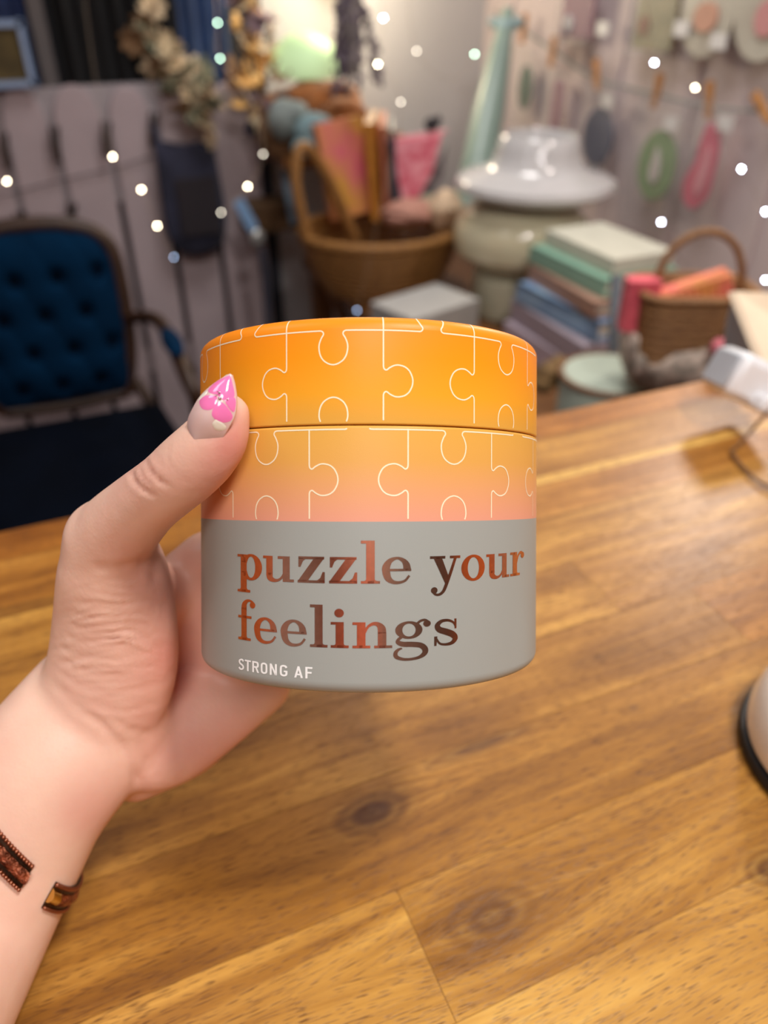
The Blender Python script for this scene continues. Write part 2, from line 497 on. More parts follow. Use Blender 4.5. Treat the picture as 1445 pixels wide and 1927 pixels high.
body.matrix_parent_inverse = Matrix.Identity(4)

# lid
bm = bmesh.new()
prof = [(R-0.0012, z2(ZS)+0.0102), (R-0.0012, z2(ZS)+0.0002), (R-0.0004, z2(ZS)+0.0002)]+arc(R-0.0004, z2(ZS)+0.0006, 0.0004, -90, 0, 3)+[(R, z2(ZT)-rt)]+arc(R-rt, z2(ZT)-rt, rt, 0, 90)+[(0, z2(ZT)), ]
prof2 = prof+[]
revolve(bm, prof2)
yt, ylow = 0.0403, 0.0403-STEP
s0 = math.radians(-23.8)*R
HI = ZT+0.012
for i in range(-6, 7):
    s = s0+i*STEP
    sgn = -1 if i % 2 == 0 else 1          # even: knob left
    clip_add(bm, knob_line((s, ylow), (s, yt), -sgn), ZS+0.0007, HI)
    clip_add(bm, dense((s, yt), (s, yt+0.012)), ZS, HI)
    up = (i % 2 == 1)
    clip_add(bm, knob_line((s, yt), (s+STEP, yt), 1 if up else -1, 1.16, .86), ZS+0.0007, HI)
    clip_add(bm, knob_line((s, ylow), (s+STEP, ylow), -1 if up else 1, 1.16, .86), ZS+0.0007, HI)
lid = obj('lid', bm, [tube_paper('orange_paper', True), line_m], tube)
lid.matrix_parent_inverse = Matrix.Identity(4)
lid['label'] = 'orange lid with cream puzzle outlines'

# ---- lettering
def g_rect(x0, y0, x1, y1): return ('poly', [(x0, y0), (x1, y0), (x1, y1), (x0, y1)])
def g_ring(cx, cy, rx, ry, tx, ty, a0=0, a1=360):
    n = 48; o = []
    for i in range(n+1):
        a = math.radians(a0+(a1-a0)*i/n)
        o.append(((cx+rx*math.cos(a), cy+ry*math.sin(a)), (cx+(rx-tx)*math.cos(a), cy+(ry-ty)*math.sin(a))))
    return ('strip', o)
def g_disc(cx, cy, r): return ('poly', circ(r, r, 26, cx, cy))
def g_path(pts, n=8):
    q = catmull(pts, n); o = []
    for i, p in enumerate(q):
        a = q[max(0, i-1)]; b = q[min(len(q)-1, i+1)]
        t = b[:2]-a[:2]; t = t/(np.linalg.norm(t) or 1)
        nn = np.array((-t[1], t[0]))*p[2]/2
        o.append((tuple(p[:2]+nn), tuple(p[:2]-nn)))
    return ('strip', o)
def g_poly(*p): return ('poly', list(p))
def brk(x, y, sx, sy, r=0.07):   # small curved bracket between stem and serif
    return g_poly((x, y), (x+sx*r, y), (x+sx*r*0.3, y+sy*r*0.3), (x, y+sy*r))
GL = {
 'p': (1.05, [g_rect(.15, -.5, .42, .98), g_rect(0, .88, .3, .98), g_rect(0, -.52, .57, -.42), brk(.15, -.42, -1, 1), brk(.42, -.42, 1, 1), g_ring(.60, .49, .45, .52, .27, .1, -158, 158)]),
 'u': (1.25, [g_rect(.14, .22, .41, .98), g_rect(0, .88, .3, .98), g_path([(.275, .32, .27), (.30, .14, .25), (.45, .045, .15), (.62, .05, .10), (.76, .14, .09), (.86, .30, .08)]), g_rect(.82, 0, 1.09, .98), g_rect(.62, .88, .95, .98), g_rect(.95, 0, 1.25, .1)]),
 'z': (1.0, [g_rect(.03, .9, .98, 1.0), g_poly((.03, .95), (.03, .60), (.11, .60), (.20, .82), (.32, .92)), g_poly((.62, .95), (.98, .95), (.36, .05), (0, .05)), g_rect(0, 0, 1.0, .1), g_poly((1.0, .02), (1.0, .42), (.92, .42), (.84, .2), (.7, .08))]),
 'l': (.62, [g_rect(.17, 0, .45, 1.62), g_rect(0, 1.51, .3, 1.62), g_rect(0, 0, .62, .1), brk(.17, .1, -1, 1), brk(.45, .1, 1, 1)]),
 'e': (1.0, [g_path([(.86, .50, .27), (.82, .72, .23), (.70, .88, .15), (.5, .955, .10), (.28, .86, .18), (.15, .66, .26), (.135, .46, .27), (.2, .2, .23), (.36, .06, .15), (.56, .03, .11), (.78, .1, .09), (.93, .29, .085)]), g_rect(.2, .46, .995, .55)]),
 'y': (1.18, [g_poly((.12, .95), (.44, .95), (.76, .08), (.62, -.08), (.58, -.08)), g_rect(0, .9, .58, 1.0), g_path([(.99, .95, .11), (.78, .33, .12), (.60, -.15, .13), (.50, -.36, .12), (.36, -.47, .10), (.22, -.47, .09), (.12, -.38, .09)]), g_disc(.16, -.31, .125), g_rect(.76, .9, 1.18, 1.0)]),
 'o': (1.0, [g_ring(.5, .49, .5, .515, .26, .10)]),
 'r': (.92, [g_rect(.14, 0, .41, .98), g_rect(0, .88, .3, .98), g_rect(0, 0, .6, .1), brk(.41, .1, 1, 1), g_path([(.38, .52, .07), (.46, .78, .09), (.60, .93, .11), (.76, .94, .11)]), g_disc(.79, .83, .13)]),
 'f': (.86, [g_rect(.17, 0, .44, 1.30), g_rect(0, 0, .64, .1), brk(.17, .1, -1, 1), brk(.44, .1, 1, 1), g_rect(0, .88, .68, .98), g_path([(.305, 1.22, .27), (.33, 1.42, .24), (.45, 1.56, .14), (.6, 1.595, .09), (.75, 1.54, .08)]), g_disc(.73, 1.43, .13)]),
 'i': (.62, [g_rect(.17, 0, .45, .98), g_rect(0, .88, .3, .98), g_rect(0, 0, .62, .1), brk(.17, .1, -1, 1), brk(.45, .1, 1, 1), g_disc(.29, 1.32, .165)]),
 'n': (1.25, [g_rect(.14, 0, .41, .98), g_rect(0, .88, .3, .98), g_rect(0, 0, .56, .1), g_path([(.38, .58, .08), (.48, .80, .09), (.64, .92, .12), (.80, .90, .17), (.91, .76, .25), (.93, .55, .27)]), g_rect(.795, 0, 1.065, .6), g_rect(.68, 0, 1.25, .1)]),
 'g': (1.2, [g_ring(.49, .66, .43, .335, .22, .09), g_path([(.74, .88, .09), (.86, .99, .09), (1.0, 1.02, .09), (1.1, .96, .08)]), g_disc(1.07, .88, .125), g_path([(.25, .40, .10), (.16, .31, .11), (.15, .21, .15), (.3, .13, .19), (.6, .11, .2), (.86, .06, .2), (1.0, -.08, .2), (.99, -.25, .18), (.82, -.39, .12), (.55, -.45, .10), (.3, -.44, .11), (.1, -.35, .14), (.07, -.2, .13), (.15, -.08, .10), (.27, -.02, .06)])]),
 's': (.86, [g_path([(.79, .70, .07), (.70, .86, .08), (.5, .955, .10), (.27, .93, .13), (.13, .78, .18), (.2, .62, .22), (.43, .52, .24), (.67, .40, .24), (.77, .24, .2), (.66, .08, .14), (.44, .03, .10), (.22, .08, .08), (.09, .28, .07)]), g_poly((.74, 1.0), (.82, 1.0), (.82, .62), (.75, .62)), g_poly((.02, 0), (.10, 0), (.13, .36), (.02, .36))]),
 'S': (.6, [g_path([(.55, .80, .15), (.44, .93, .15), (.28, .93, .15), (.12, .82, .15), (.14, .62, .15), (.32, .50, .15), (.50, .38, .15), (.52, .2, .15), (.38, .07, .15), (.2, .07, .15), (.05, .2, .15)])]),
 'T': (.6, [g_rect(0, .86, .6, 1), g_rect(.225, 0, .375, 1)]),
 'R': (.62, [g_rect(0, 0, .15, 1), g_rect(.1, .86, .38, 1), g_rect(.1, .42, .38, .56), g_path([(.36, .93, .14), (.50, .88, .15), (.54, .71, .15), (.50, .54, .15), (.36, .49, .14)]), g_poly((.28, .45), (.43, .45), (.64, 0), (.48, 0))]),
 'O': (.6, [g_path([(.075, .3, .15), (.075, .7, .15), (.12, .86, .15), (.3, .93, .15), (.48, .86, .15), (.525, .7, .15), (.525, .3, .15), (.48, .14, .15), (.3, .07, .15), (.12, .14, .15), (.075, .3, .15)], 6)]),
 'N': (.62, [g_rect(0, 0, .15, 1), g_rect(.47, 0, .62, 1), g_poly((0, 1), (.15, 1), (.62, 0), (.47, 0))]),
 'G': (.62, [g_path([(.54, .76, .15), (.48, .88, .15), (.3, .93, .15), (.12, .86, .15), (.075, .7, .15), (.075, .3, .15), (.12, .14, .15), (.3, .07, .15), (.48, .12, .15), (.54, .25, .15), (.54, .40, .15)], 6), g_rect(.33, .38, .615, .51)]),
 'A': (.7, [g_poly((0, 0), (.155, 0), (.43, 1), (.28, 1)), g_poly((.545, 0), (.70, 0), (.42, 1), (.27, 1)), g_rect(.15, .22, .55, .35)]),
 'F': (.52, [g_rect(0, 0, .15, 1), g_rect(0, .86, .52, 1), g_rect(0, .44, .46, .58)]),
}
def th_of(xp):      # angle on the tube front for a photo column
    a = math.atan((xp-694.8)/FPX*(1)) if False else math.atan((xp-722.5)/FPX)-math.atan((694.8-722.5)/FPX)
    return math.asin(max(-1, min(1, 0.2347*math.sin(a)/R)))-a
def letters(bm, items, base_l, size, off):
    for ch, x0, x1 in items:
        wd, parts = GL[ch]
        s0, s1 = th_of(x0)*R, th_of(x1)*R
        kx = (s1-s0)/wd
        sub = bmesh.new()
        for kind, data in parts:
            if kind == 'poly':
                sub.faces.new([sub.verts.new((s0+x*kx, base_l+y*size, 0)) for x, y in data])
            else:
                v = [(sub.verts.new((s0+a[0]*kx, base_l+a[1]*size, 0)), sub.verts.new((s0+b[0]*kx, base_l+b[1]*size, 0))) for a, b in data]
                for (a, b), (c, d) in zip(v, v[1:]):
                    try: sub.faces.new((a, b, d, c))
                    except ValueError: pass
        bmesh.ops.triangulate(sub, faces=[f for f in sub.faces if len(f.verts) > 4])
        q = s0
        while q < s1:
            q += 0.0008
            bmesh.ops.bisect_plane(sub, geom=sub.verts[:]+sub.edges[:]+sub.faces[:], plane_co=(q, 0, 0), plane_no=(1, 0, 0))
        mp = {}
        for v in sub.verts: mp[v] = bm.verts.new(surf(v.co.x/R, v.co.y, off))
        for f in sub.faces:
            try:
                f2 = bm.faces.new([mp[v] for v in f.verts])
                if f2.calc_area() < 1e-13: bm.faces.remove(f2)
            except ValueError: pass
        sub.free()
foil = mat('copper_foil', (242, 180, 148), 0.24, metal=1.0, noise_amt=0.06, nscale=900)
L1 = [('p', 447, 493), ('u', 495, 553), ('z', 560, 611), ('z', 619, 672), ('l', 679, 715), ('e', 719, 774), ('y', 809, 866), ('o', 868, 912), ('u', 915, 958), ('r', 960, 986)]
L2 = [('f', 448, 480), ('e', 478, 521), ('e', 528, 577), ('l', 583, 616), ('i', 622, 656), ('n', 663, 738), ('g', 740, 811), ('s', 816, 861)]
bm = bmesh.new()
letters(bm, L1, -0.0205, 0.0064, 0.00008)
letters(bm, L2, -0.0361, 0.0064, 0.00008)
def orient_out(o):
    me = o.data
    for p in me.polygons:
        c = p.center
        if p.normal.x*c.x+p.normal.y*c.y < 0: p.flip()
o = obj('foil_lettering', bm, foil, tube, smooth=False, label='copper foil words reading puzzle your feelings')
o.matrix_parent_inverse = Matrix.Identity(4); orient_out(o)
L3 = [('S', 448, 458), ('T', 460, 471), ('R', 474, 486), ('O', 490, 502), ('N', 507, 520), ('G', 526, 540), ('A', 553, 569), ('F', 574, 587)]
bm = bmesh.new()
letters(bm, L3, -0.0439, 0.0028, 0.00008)
letters(bm, [(c, a+.5, b+.5) for c, a, b in L3], -0.04386, 0.0028, 0.00009)
o = obj('printed_lettering', bm, mat('white_print', (250, 250, 248), 0.4), tube, smooth=False, label='white capitals reading STRONG AF')
o.matrix_parent_inverse = Matrix.Identity(4); orient_out(o)

# ------------------------------------------------------------------ the hand (camera-side measurements turned into real depth)
exec_hand = True
def C(x, y, d):   # camera-space point
    return Vector(((x-722.5)/FPX*d, -(y-963.5)/FPX*d, -d))
def tp(thd, z, rr):   # point around the tube in camera space; thd degrees, z from eye level
    t = math.radians(thd)
    return Cc + xx*(rr*math.sin(t)) - yy*(rr*math.cos(t)) + ax*z
def chain(bm, secs, n=6, seg=20):
    """secs: (centre, ra, rb, a_dir). elliptical sections, closed round ends"""
    arr = [tuple(c)+(ra, rb)+tuple(a) for c, ra, rb, a in secs]
    q = catmull(arr, n)
    rings = []
    N = len(q)
    cen = [Vector(p[:3]) for p in q]
    def ring(c, t, ra, rb, a):
        a = Vector(a); a = (a-t*a.dot(t)).normalized(); s = t.cross(a)
        return [bm.verts.new(c+a*(ra*math.cos(2*PI*k/seg))+s*(rb*math.sin(2*PI*k/seg))) for k in range(seg)]
    t0 = (cen[1]-cen[0]).normalized(); t1 = (cen[-1]-cen[-2]).normalized()
    p = q[0]
    for f in (0.98, 0.86, 0.6, 0.3):
        k = math.sqrt(1-f*f); rings.append(ring(cen[0]-t0*f*min(p[3], p[4]), t0, p[3]*k, p[4]*k, p[5:8]))
    for i, p in enumerate(q):
        t = (cen[min(N-1, i+1)]-cen[max(0, i-1)]).normalized()
        rings.append(ring(cen[i], t, p[3], p[4], p[5:8]))
    p = q[-1]
    for f in (0.3, 0.6, 0.86, 0.98):
        k = math.sqrt(1-f*f); rings.append(ring(cen[-1]+t1*f*min(p[3], p[4]), t1, p[3]*k, p[4]*k, p[5:8]))
    for a, b in zip(rings, rings[1:]):
        for k in range(seg): bm.faces.new((a[k], a[(k+1) % seg], b[(k+1) % seg], b[k]))
    bm.faces.new(rings[0][::-1]); bm.faces.new(rings[-1])
Z_ = Vector((0, 0, 1)); Y_ = Vector((0, 1, 0))
hb = bmesh.new()
S_ = Vector((0.87, -0.49, 0))     # across the arm
# forearm and wrist
chain(hb, [(C(-420, 2250, .175), .0300, .0260, S_), (C(-215, 1960, .212), .0300, .0265, S_), (C(-85, 1740, .240), .0292, .0235, S_), (C(-2, 1595, .247), .0275, .0210, S_),
           (C(52, 1500, .2475), .0264, .0205, S_), (C(120, 1415, .2495), .0256, .0205, S_), (C(195, 1330, .2545), .0256, .0190, S_)], 6, 28)
# palm: metacarpals fanning from wrist to knuckles behind the tube
kn = [tp(-118, -0.0215, R+.0125), tp(-122, -0.033, R+.0130), tp(-126, -0.045, R+.0125), tp(-130, -0.056, R+.012)]
ws = [C(165, 1375, .258), C(195, 1400, .262), C(225, 1425, .264), C(255, 1440, .266)]
mids = [C(290, 1170, .272), C(315, 1240, .280), C(345, 1310, .284), C(375, 1375, .282)]
for a, m, b, r0 in zip(ws, mids, kn, (.0125, .0130, .0128, .0120)):
    chain(hb, [(a, r0*1.05, r0, Y_), (m, r0*1.1, r0*1.05, Y_), (b, .0110, .0100, Y_)], 6, 18)
# heel of the palm (little finger side), visible below the tube
chain(hb, [(C(225, 1400, .256), .0150, .0130, S_), (C(300, 1392, .262), .0170, .0135, S_), (C(398, 1330, .272), .0165, .0125, S_), (C(490, 1278, .284), .0130, .0110, S_)], 6, 20)
# thenar (thumb base)
chain(hb, [(C(140, 1410, .251), .0190, .0145, S_), (C(205, 1280, .2455), .0208, .0150, S_), (C(218, 1165, .239), .0195, .0155, S_), (C(212, 1065, .229), .0158, .0140, Vector((1, .15, 0))),
           (C(203, 1015, .224), .0128, .0125, Vector((.75, -.65, 0)))], 6, 24)
# thumb: metacarpal head, proximal and distal phalanx
TD = Vector((.55, -.6, .2))
chain(hb, [(C(200, 1040, .226), .0135, .0125, TD), (C(222, 1000, .219), .0118, .0115, TD), (C(270, 950, .2085), .0097, .0100, TD), (C(318, 912, .1995), .0090, .0092, TD), (C(352, 882, .1945), .0092, .0088, TD),
           (C(388, 848, .1905), .0088, .0082, Vector((.8, -.5, .2))), (C(415, 812, .1885), .0078, .0074, Vector((.9, -.3, .2))), (C(431, 780, .1878), .0056, .0056, Vector((.95, -.2, .2)))], 6, 24)
# web between thumb and index
chain(hb, [(C(262, 1112, .243), .011, .010, Y_), (C(320, 1118, .262), .0105, .009, Y_), (C(385, 1110, .277), .010, .010, Y_)], 5, 16)
# fingers wrapped behind the tube
for k, (b, z0, z1, r0, span) in enumerate(zip(kn, (-0.0215, -0.033, -0.045, -0.056), (0.012, -0.005, -0.021, -0.036), (.0088, .0090, .0086, .0078), (86, 94, 88, 72))):
    a0 = (-118, -122, -126, -130)[k]
    pts = []
    for j, fr in enumerate((0, .22, .45, .62, .80, 1.0)):
        rr = R+r0*(1.25, 1.12, 1.05, 1.0, .95, .90)[j]
        if j in (2, 4): rr += .0012
        pts.append((tp(a0-span*fr, z0+(z1-z0)*min(1, fr*1.6), rr), r0*(1.15, 1.02, 1.04, .94, .92, .76)[j], r0*(1.15, 1.0, 1.02, .92, .90, .72)[j], ax))
    chain(hb, pts, 5, 18)
me = bpy.data.meshes.new('hand_build'); hb.to_mesh(me); hb.free()
ho = bpy.data.objects.new('hand_build', me); COL.objects.link(ho)
md = ho.modifiers.new('r', 'REMESH'); md.mode = 'VOXEL'; md.voxel_size = 0.0010; md.use_smooth_shade = True
md = ho.modifiers.new('s', 'SMOOTH'); md.factor = 0.5; md.iterations = 40
bpy.context.view_layer.update()
dg = bpy.context.evaluated_depsgraph_get()
hm = bpy.data.meshes.new_from_object(ho.evaluated_get(dg))
bpy.data.objects.remove(ho)
n = len(hm.vertices)
co = np.empty(n*3); hm.vertices.foreach_get('co', co); co = co.reshape(-1, 3)
no = np.empty(n*3); hm.vertices.foreach_get('normal', no); no = no.reshape(-1, 3)
d = -co[:, 2]; pxx = co[:, 0]/d*FPX+722.5; pyy = -co[:, 1]/d*FPX+963.5
facing = (no*(-co)).sum(1)/np.linalg.norm(co, axis=1) > 0.02
def seg_dist(px_, py_, poly):
    best = np.full(len(px_), 1e9); tt = np.zeros(len(px_))
    for i in range(len(poly)-1):
        a = np.array(poly[i]); b = np.array(poly[i+1]); ab = b-a; L = (ab**2).sum()
        t = np.clip(((px_-a[0])*ab[0]+(py_-a[1])*ab[1])/L, 0, 1)
        q = np.hypot(px_-(a[0]+t*ab[0]), py_-(a[1]+t*ab[1]))
        m = q < best; best[m] = q[m]; tt[m] = (i+t[m])/(len(poly)-1)
    return best, tt
disp = np.zeros(n)
creases = [  # polyline, half-width px, depth mm
 ([(245, 885), (252, 905), (270, 922), (292, 934)], 5, 0.55), ([(272, 862), (280, 886), (300, 905), (318, 915)], 5, 0.5), ([(262, 873), (270, 900), (288, 916)], 4, 0.25),
 ([(305, 838), (300, 862), (306, 884)], 5, 0.2), ([(318, 832), (312, 858), (318, 880)], 5, 0.18), ([(292, 846), (290, 870)], 5, 0.18),
 ([(300, 1035), (262, 1058), (215, 1070), (160, 1066)], 8, 0.45), ([(318, 1012), (300, 1040), (290, 1075), (296, 1110)], 9, 0.6),
 ([(130, 1130), (180, 1142), (240, 1138), (292, 1126)], 5, 0.30), ([(124, 1150), (175, 1164), (240, 1160), (300, 1146)], 5, 0.32), ([(118, 1172), (165, 1186), (235, 1184), (305, 1168)], 5, 0.36),
 ([(112, 1192), (160, 1210), (230, 1212), (310, 1192)], 5, 0.40), ([(104, 1212), (150, 1236), (225, 1242), (315, 1218)], 5, 0.42), ([(100, 1234), (150, 1262), (225, 1272), (320, 1244)], 5, 0.42),
 ([(100, 1258), (150, 1292), (220, 1304), (310, 1284), (345, 1240)], 6, 0.46), ([(120, 1296), (170, 1326), (235, 1338), (300, 1322), (352, 1280)], 6, 0.40),
 ([(130, 1105), (190, 1116), (250, 1110), (290, 1098)], 5, 0.22),
 ([(150, 1340), (190, 1362), (225, 1400), (250, 1450), (272, 1498)], 8, 0.7), ([(200, 1345), (240, 1372), (290, 1382)], 7, 0.35), ([(262, 1408), (285, 1440), (300, 1470)], 7, 0.3), ([(90, 1275), (140, 1325), (190, 1362)], 8, 0.3),
]
for poly, wd, dep in creases:
    q, t = seg_dist(pxx, pyy, poly)
    wob = 1+0.35*np.sin(t*23+wd)
    fade = np.clip(np.minimum(t, 1-t)*6, 0.15, 1)
    disp -= np.where(facing, dep*np.where((pyy > 1095) & (pyy < 1335) & (q < 90) & (len(poly) <= 5) & (wd <= 6), 0.30, 0.72)*1e-3*wob*fade*(np.exp(-(q/(wd*1.25))**2)-0.3*np.exp(-((q-wd*1.9)/(wd*1.1))**2)), 0)
# fine irregular folds over the thumb base
mask = np.exp(-(((pxx-215)/115)**2+((pyy-1205)/105)**2)**1.6)*facing*(d < .26)
for i in np.nonzero(mask > 0.03)[0]:
    x_, y_ = float(pxx[i]), float(pyy[i])
    v_ = y_+0.0013*(x_-215)**2*(-1)+14*noise.noise(Vector((x_/70, y_/70, 1.7)))
    a_ = noise.noise(Vector((x_/120, v_/10.0, 0.3))); b_ = noise.noise(Vector((x_/70, v_/5.0, 5.3)))
    g_ = noise.noise(Vector((x_/90, y_/50, 9.1)))
    disp[i] += -float(mask[i])*1e-3*(0.46*(max(0, 1-abs(a_)*2.6))*(0.8+g_)+0.14*(1-abs(b_)*2.2))
co += no*disp[:, None]*(d < 0.29)[:, None]
# rest on the tube: nothing of the hand goes into the cardboard
rel = co-np.array(Cc)
h_ = rel@np.array(ax); rx_ = rel@np.array(xx); ry_ = rel@np.array(yy)
rad = np.hypot(rx_, ry_)
ins = (rad < R+0.00015) & (h_ > ZB-0.001) & (h_ < ZT+.001)
near = ins & (h_ > ZB+0.004)
k = np.where(near, (R+0.00015)/np.maximum(rad, 1e-6), 1)
low = ins & ~near
co = np.array(Cc)+np.outer(h_-np.where(low, (h_-(ZB-0.001)), 0), np.array(ax))+np.outer(rx_*k, np.array(xx))+np.outer(ry_*k, np.array(yy))
# flush pigment: redder over pads and knuckles
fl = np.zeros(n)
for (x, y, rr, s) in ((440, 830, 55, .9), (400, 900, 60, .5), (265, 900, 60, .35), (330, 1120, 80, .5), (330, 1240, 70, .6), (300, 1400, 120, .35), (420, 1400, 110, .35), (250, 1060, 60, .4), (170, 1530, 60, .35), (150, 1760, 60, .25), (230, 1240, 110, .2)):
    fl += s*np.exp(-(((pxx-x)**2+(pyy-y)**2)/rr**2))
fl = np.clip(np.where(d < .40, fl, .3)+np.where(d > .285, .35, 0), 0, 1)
root = C(120, 1480, .255)
MW = np.array(MC.to_3x3())
rw = MC @ root
cw = co@MW.T+np.array(CAM)-np.array(rw)
hm.vertices.foreach_set('co', cw.ravel()); hm.update()
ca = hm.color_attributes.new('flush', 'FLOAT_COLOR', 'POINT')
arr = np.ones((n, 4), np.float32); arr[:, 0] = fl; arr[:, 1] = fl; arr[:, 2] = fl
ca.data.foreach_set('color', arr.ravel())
for p in hm.polygons: p.use_smooth = True
def skin_mat():
    m = bpy.data.materials.new('skin'); m.use_nodes = True
    nt = m.node_tree; N = nt.nodes; L = nt.links; b = N['Principled BSDF']
    tc = N.new('ShaderNodeTexCoord')
    at = N.new('ShaderNodeAttribute'); at.attribute_name = 'flush'
    n1 = N.new('ShaderNodeTexNoise'); n1.inputs['Scale'].default_value = 55; n1.inputs['Detail'].default_value = 3; L.new(tc.outputs['Object'], n1.inputs[0])
    mm = N.new('ShaderNodeMath'); mm.operation = 'MULTIPLY_ADD'; L.new(n1.outputs[0], mm.inputs[0]); mm.inputs[1].default_value = 0.7; mm.inputs[2].default_value = -0.25
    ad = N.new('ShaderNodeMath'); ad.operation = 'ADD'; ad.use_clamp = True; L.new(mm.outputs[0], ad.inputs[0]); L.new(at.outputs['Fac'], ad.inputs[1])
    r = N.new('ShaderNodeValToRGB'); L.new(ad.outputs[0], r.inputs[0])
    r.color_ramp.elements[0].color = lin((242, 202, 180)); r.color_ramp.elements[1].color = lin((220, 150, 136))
    L.new(r.outputs[0], b.inputs['Base Color'])
    b.inputs['Subsurface Weight'].default_value = 0.22
    b.inputs['Subsurface Radius'].default_value = (0.006, 0.0022, 0.0012); b.inputs['Subsurface Scale'].default_value = 1.0
    b.inputs['Roughness'].default_value = 0.46
    n2 = N.new('ShaderNodeTexVoronoi'); n2.inputs['Scale'].default_value = 900; L.new(tc.outputs['Object'], n2.inputs[0])
    n3 = N.new('ShaderNodeTexNoise'); n3.inputs['Scale'].default_value = 240; n3.inputs['Detail'].default_value = 4; L.new(tc.outputs['Object'], n3.inputs[0])
    bp = N.new('ShaderNodeBump'); bp.inputs['Strength'].default_value = 0.25; bp.inputs['Distance'].default_value = 0.0006; L.new(n3.outputs[0], bp.inputs['Height'])
    bp2 = N.new('ShaderNodeBump'); bp2.inputs['Strength'].default_value = 0.12; bp2.inputs['Distance'].default_value = 0.0002
    L.new(n2.outputs['Distance'], bp2.inputs['Height']); L.new(bp.outputs[0], bp2.inputs['Normal']); L.new(bp2.outputs[0], b.inputs['Normal'])
    return m
SKIN = skin_mat()
hm.materials.clear(); hm.materials.append(SKIN)
hand = bpy.data.objects.new('hand', hm); COL.objects.link(hand); hand.matrix_basis = Matrix.Translation(rw)
tag(hand, "person's bare left hand and wrist gripping the puzzle tube, thumb in front", 'hand')

# thumb nail: an arched almond shell
def nailpt(u, v, off=0.0):
    """u 0 cuticle..1 tip, v -1..1 across; camera space"""
    ctr = catmull([C(366, 828, .1825), C(388, 785, .1790), C(412, 744, .1788), C(434, 704, .1808)], 20)
    i = min(len(ctr)-1, max(0, u*(len(ctr)-1))); i0 = int(i); f = i-i0
    c = Vector(ctr[i0])*(1-f)+Vector(ctr[min(len(ctr)-1, i0+1)])*f
    t = (Vector(ctr[-1])-Vector(ctr[0])).normalized()
    side = (C(430, 800, .1835)-C(345, 775, .1850)).normalized(); side = (side-t*side.dot(t)).normalized()
    nn = t.cross(side)
    if nn.z < 0: nn = -nn
    half = 0.0050*max(0.12, math.sqrt(max(0, 1-(max(0, (0.26-u))/0.26)**2.4)))*(1 if u < .45 else max(0.02, 1-((u-.45)/.57)**1.7))
    return c + side*(half*v) + nn*(off-0.0026*v*v*(half/0.005)) 
def to_world(bm):
    for v in bm.verts: v.co = MC @ v.co
def shell(fn, nu, nv, th):
    bm = bmesh.new()
    A = [[bm.verts.new(fn(i/nu, -1+2*j/nv, 0)) for j in range(nv+1)] for i in range(nu+1)]
    Bb = [[bm.verts.new(fn(i/nu, -1+2*j/nv, -th)) for j in range(nv+1)] for i in range(nu+1)]
    for i in range(nu):
        for j in range(nv):
            bm.faces.new((A[i][j], A[i+1][j], A[i+1][j+1], A[i][j+1])); bm.faces.new((Bb[i][j], Bb[i][j+1], Bb[i+1][j+1], Bb[i+1][j]))
    for i in range(nu):
        bm.faces.new((A[i][0], Bb[i][0], Bb[i+1][0], A[i+1][0])); bm.faces.new((A[i][nv], A[i+1][nv], Bb[i+1][nv], Bb[i][nv]))
    for j in range(nv):
        bm.faces.new((A[0][j], A[0][j+1], Bb[0][j+1], Bb[0][j])); bm.faces.new((A[nu][j], Bb[nu][j], Bb[nu][j+1], A[nu][j+1]))
    return bm
bm = shell(nailpt, 28, 14, 0.0007); to_world(bm)
nail = obj('thumb_nail', bm, mat('nude_nail_gel', (238, 200, 194), 0.3, coat=0.5, sss=0.2), hand, label='almond thumb nail in nude gel with pink petals')
pink = mat('pink_nail_gel', (250, 128, 190), 0.12, coat=1.0)
whi = mat('white_nail_gel', (244, 236, 220), 0.15, coat=1.0)
def patch(name, pts, m, off):
    """outline in (u, v) laid on the nail"""
    bm = bmesh.new()
    q = [tuple(p) for p in catmull(pts+[pts[0]], 5)][:-1]
    cu = sum(p[0] for p in q)/len(q); cv = sum(p[1] for p in q)/len(q)
    rings = []
    for k in (1.0, 0.75, 0.5, 0.25):
        rings.append([bm.verts.new(nailpt(cu+(u-cu)*k, cv+(v-cv)*k, off*(.5 if k < 1 else 0.1))) for u, v in q])
    for a, b in zip(rings, rings[1:]):
        for i in range(len(q)): bm.faces.new((a[i], a[(i+1) % len(q)], b[(i+1) % len(q)], b[i]))
    bm.faces.new(rings[-1]); to_world(bm)
    return obj(name, bm, m, nail)
patch('petal', [(.60, -.50), (.53, -.86), (.44, -.74), (.40, -.35), (.45, .02), (.55, .08), (.64, -.08)], pink, .00022)
patch('petal', [(.60, .12), (.48, .08), (.39, .20), (.36, .58), (.42, .90), (.52, .92), (.60, .50)], pink, .00022)
patch('petal', [(.66, -.05), (.63, -.70), (.70, -.93), (.86, -.93), (.965, -.4), (.965, .5), (.86, .85), (.74, .85), (.64, .30)], pink, .00020)
patch('petal', [(.65, .42), (.61, .55), (.56, .90), (.64, .97), (.74, .93), (.70, .6)], pink, .00024)
patch('petal', [(.64, -.80), (.60, -.95), (.50, -.97), (.44, -.90), (.50, -.80), (.58, -.72)], whi, .00024)
patch('petal', [(.37, .42), (.30, .38), (.25, .60), (.28, .86), (.34, .93), (.37, .72)], whi, .00024)
silver = mat('silver_bead', (225, 222, 225), 0.15, metal=1)
for (u, v, r) in ((.64, .16, .00042), (.70, -.02, .00028), (.655, -.12, .0002), (.71, -.18, .00016), (.68, .55, .0002)):
    bm = bmesh.new(); ell(bm, nailpt(u, v, .0004), (r, r, r), 12); to_world(bm)
    obj('nail_bead', bm, silver, nail)

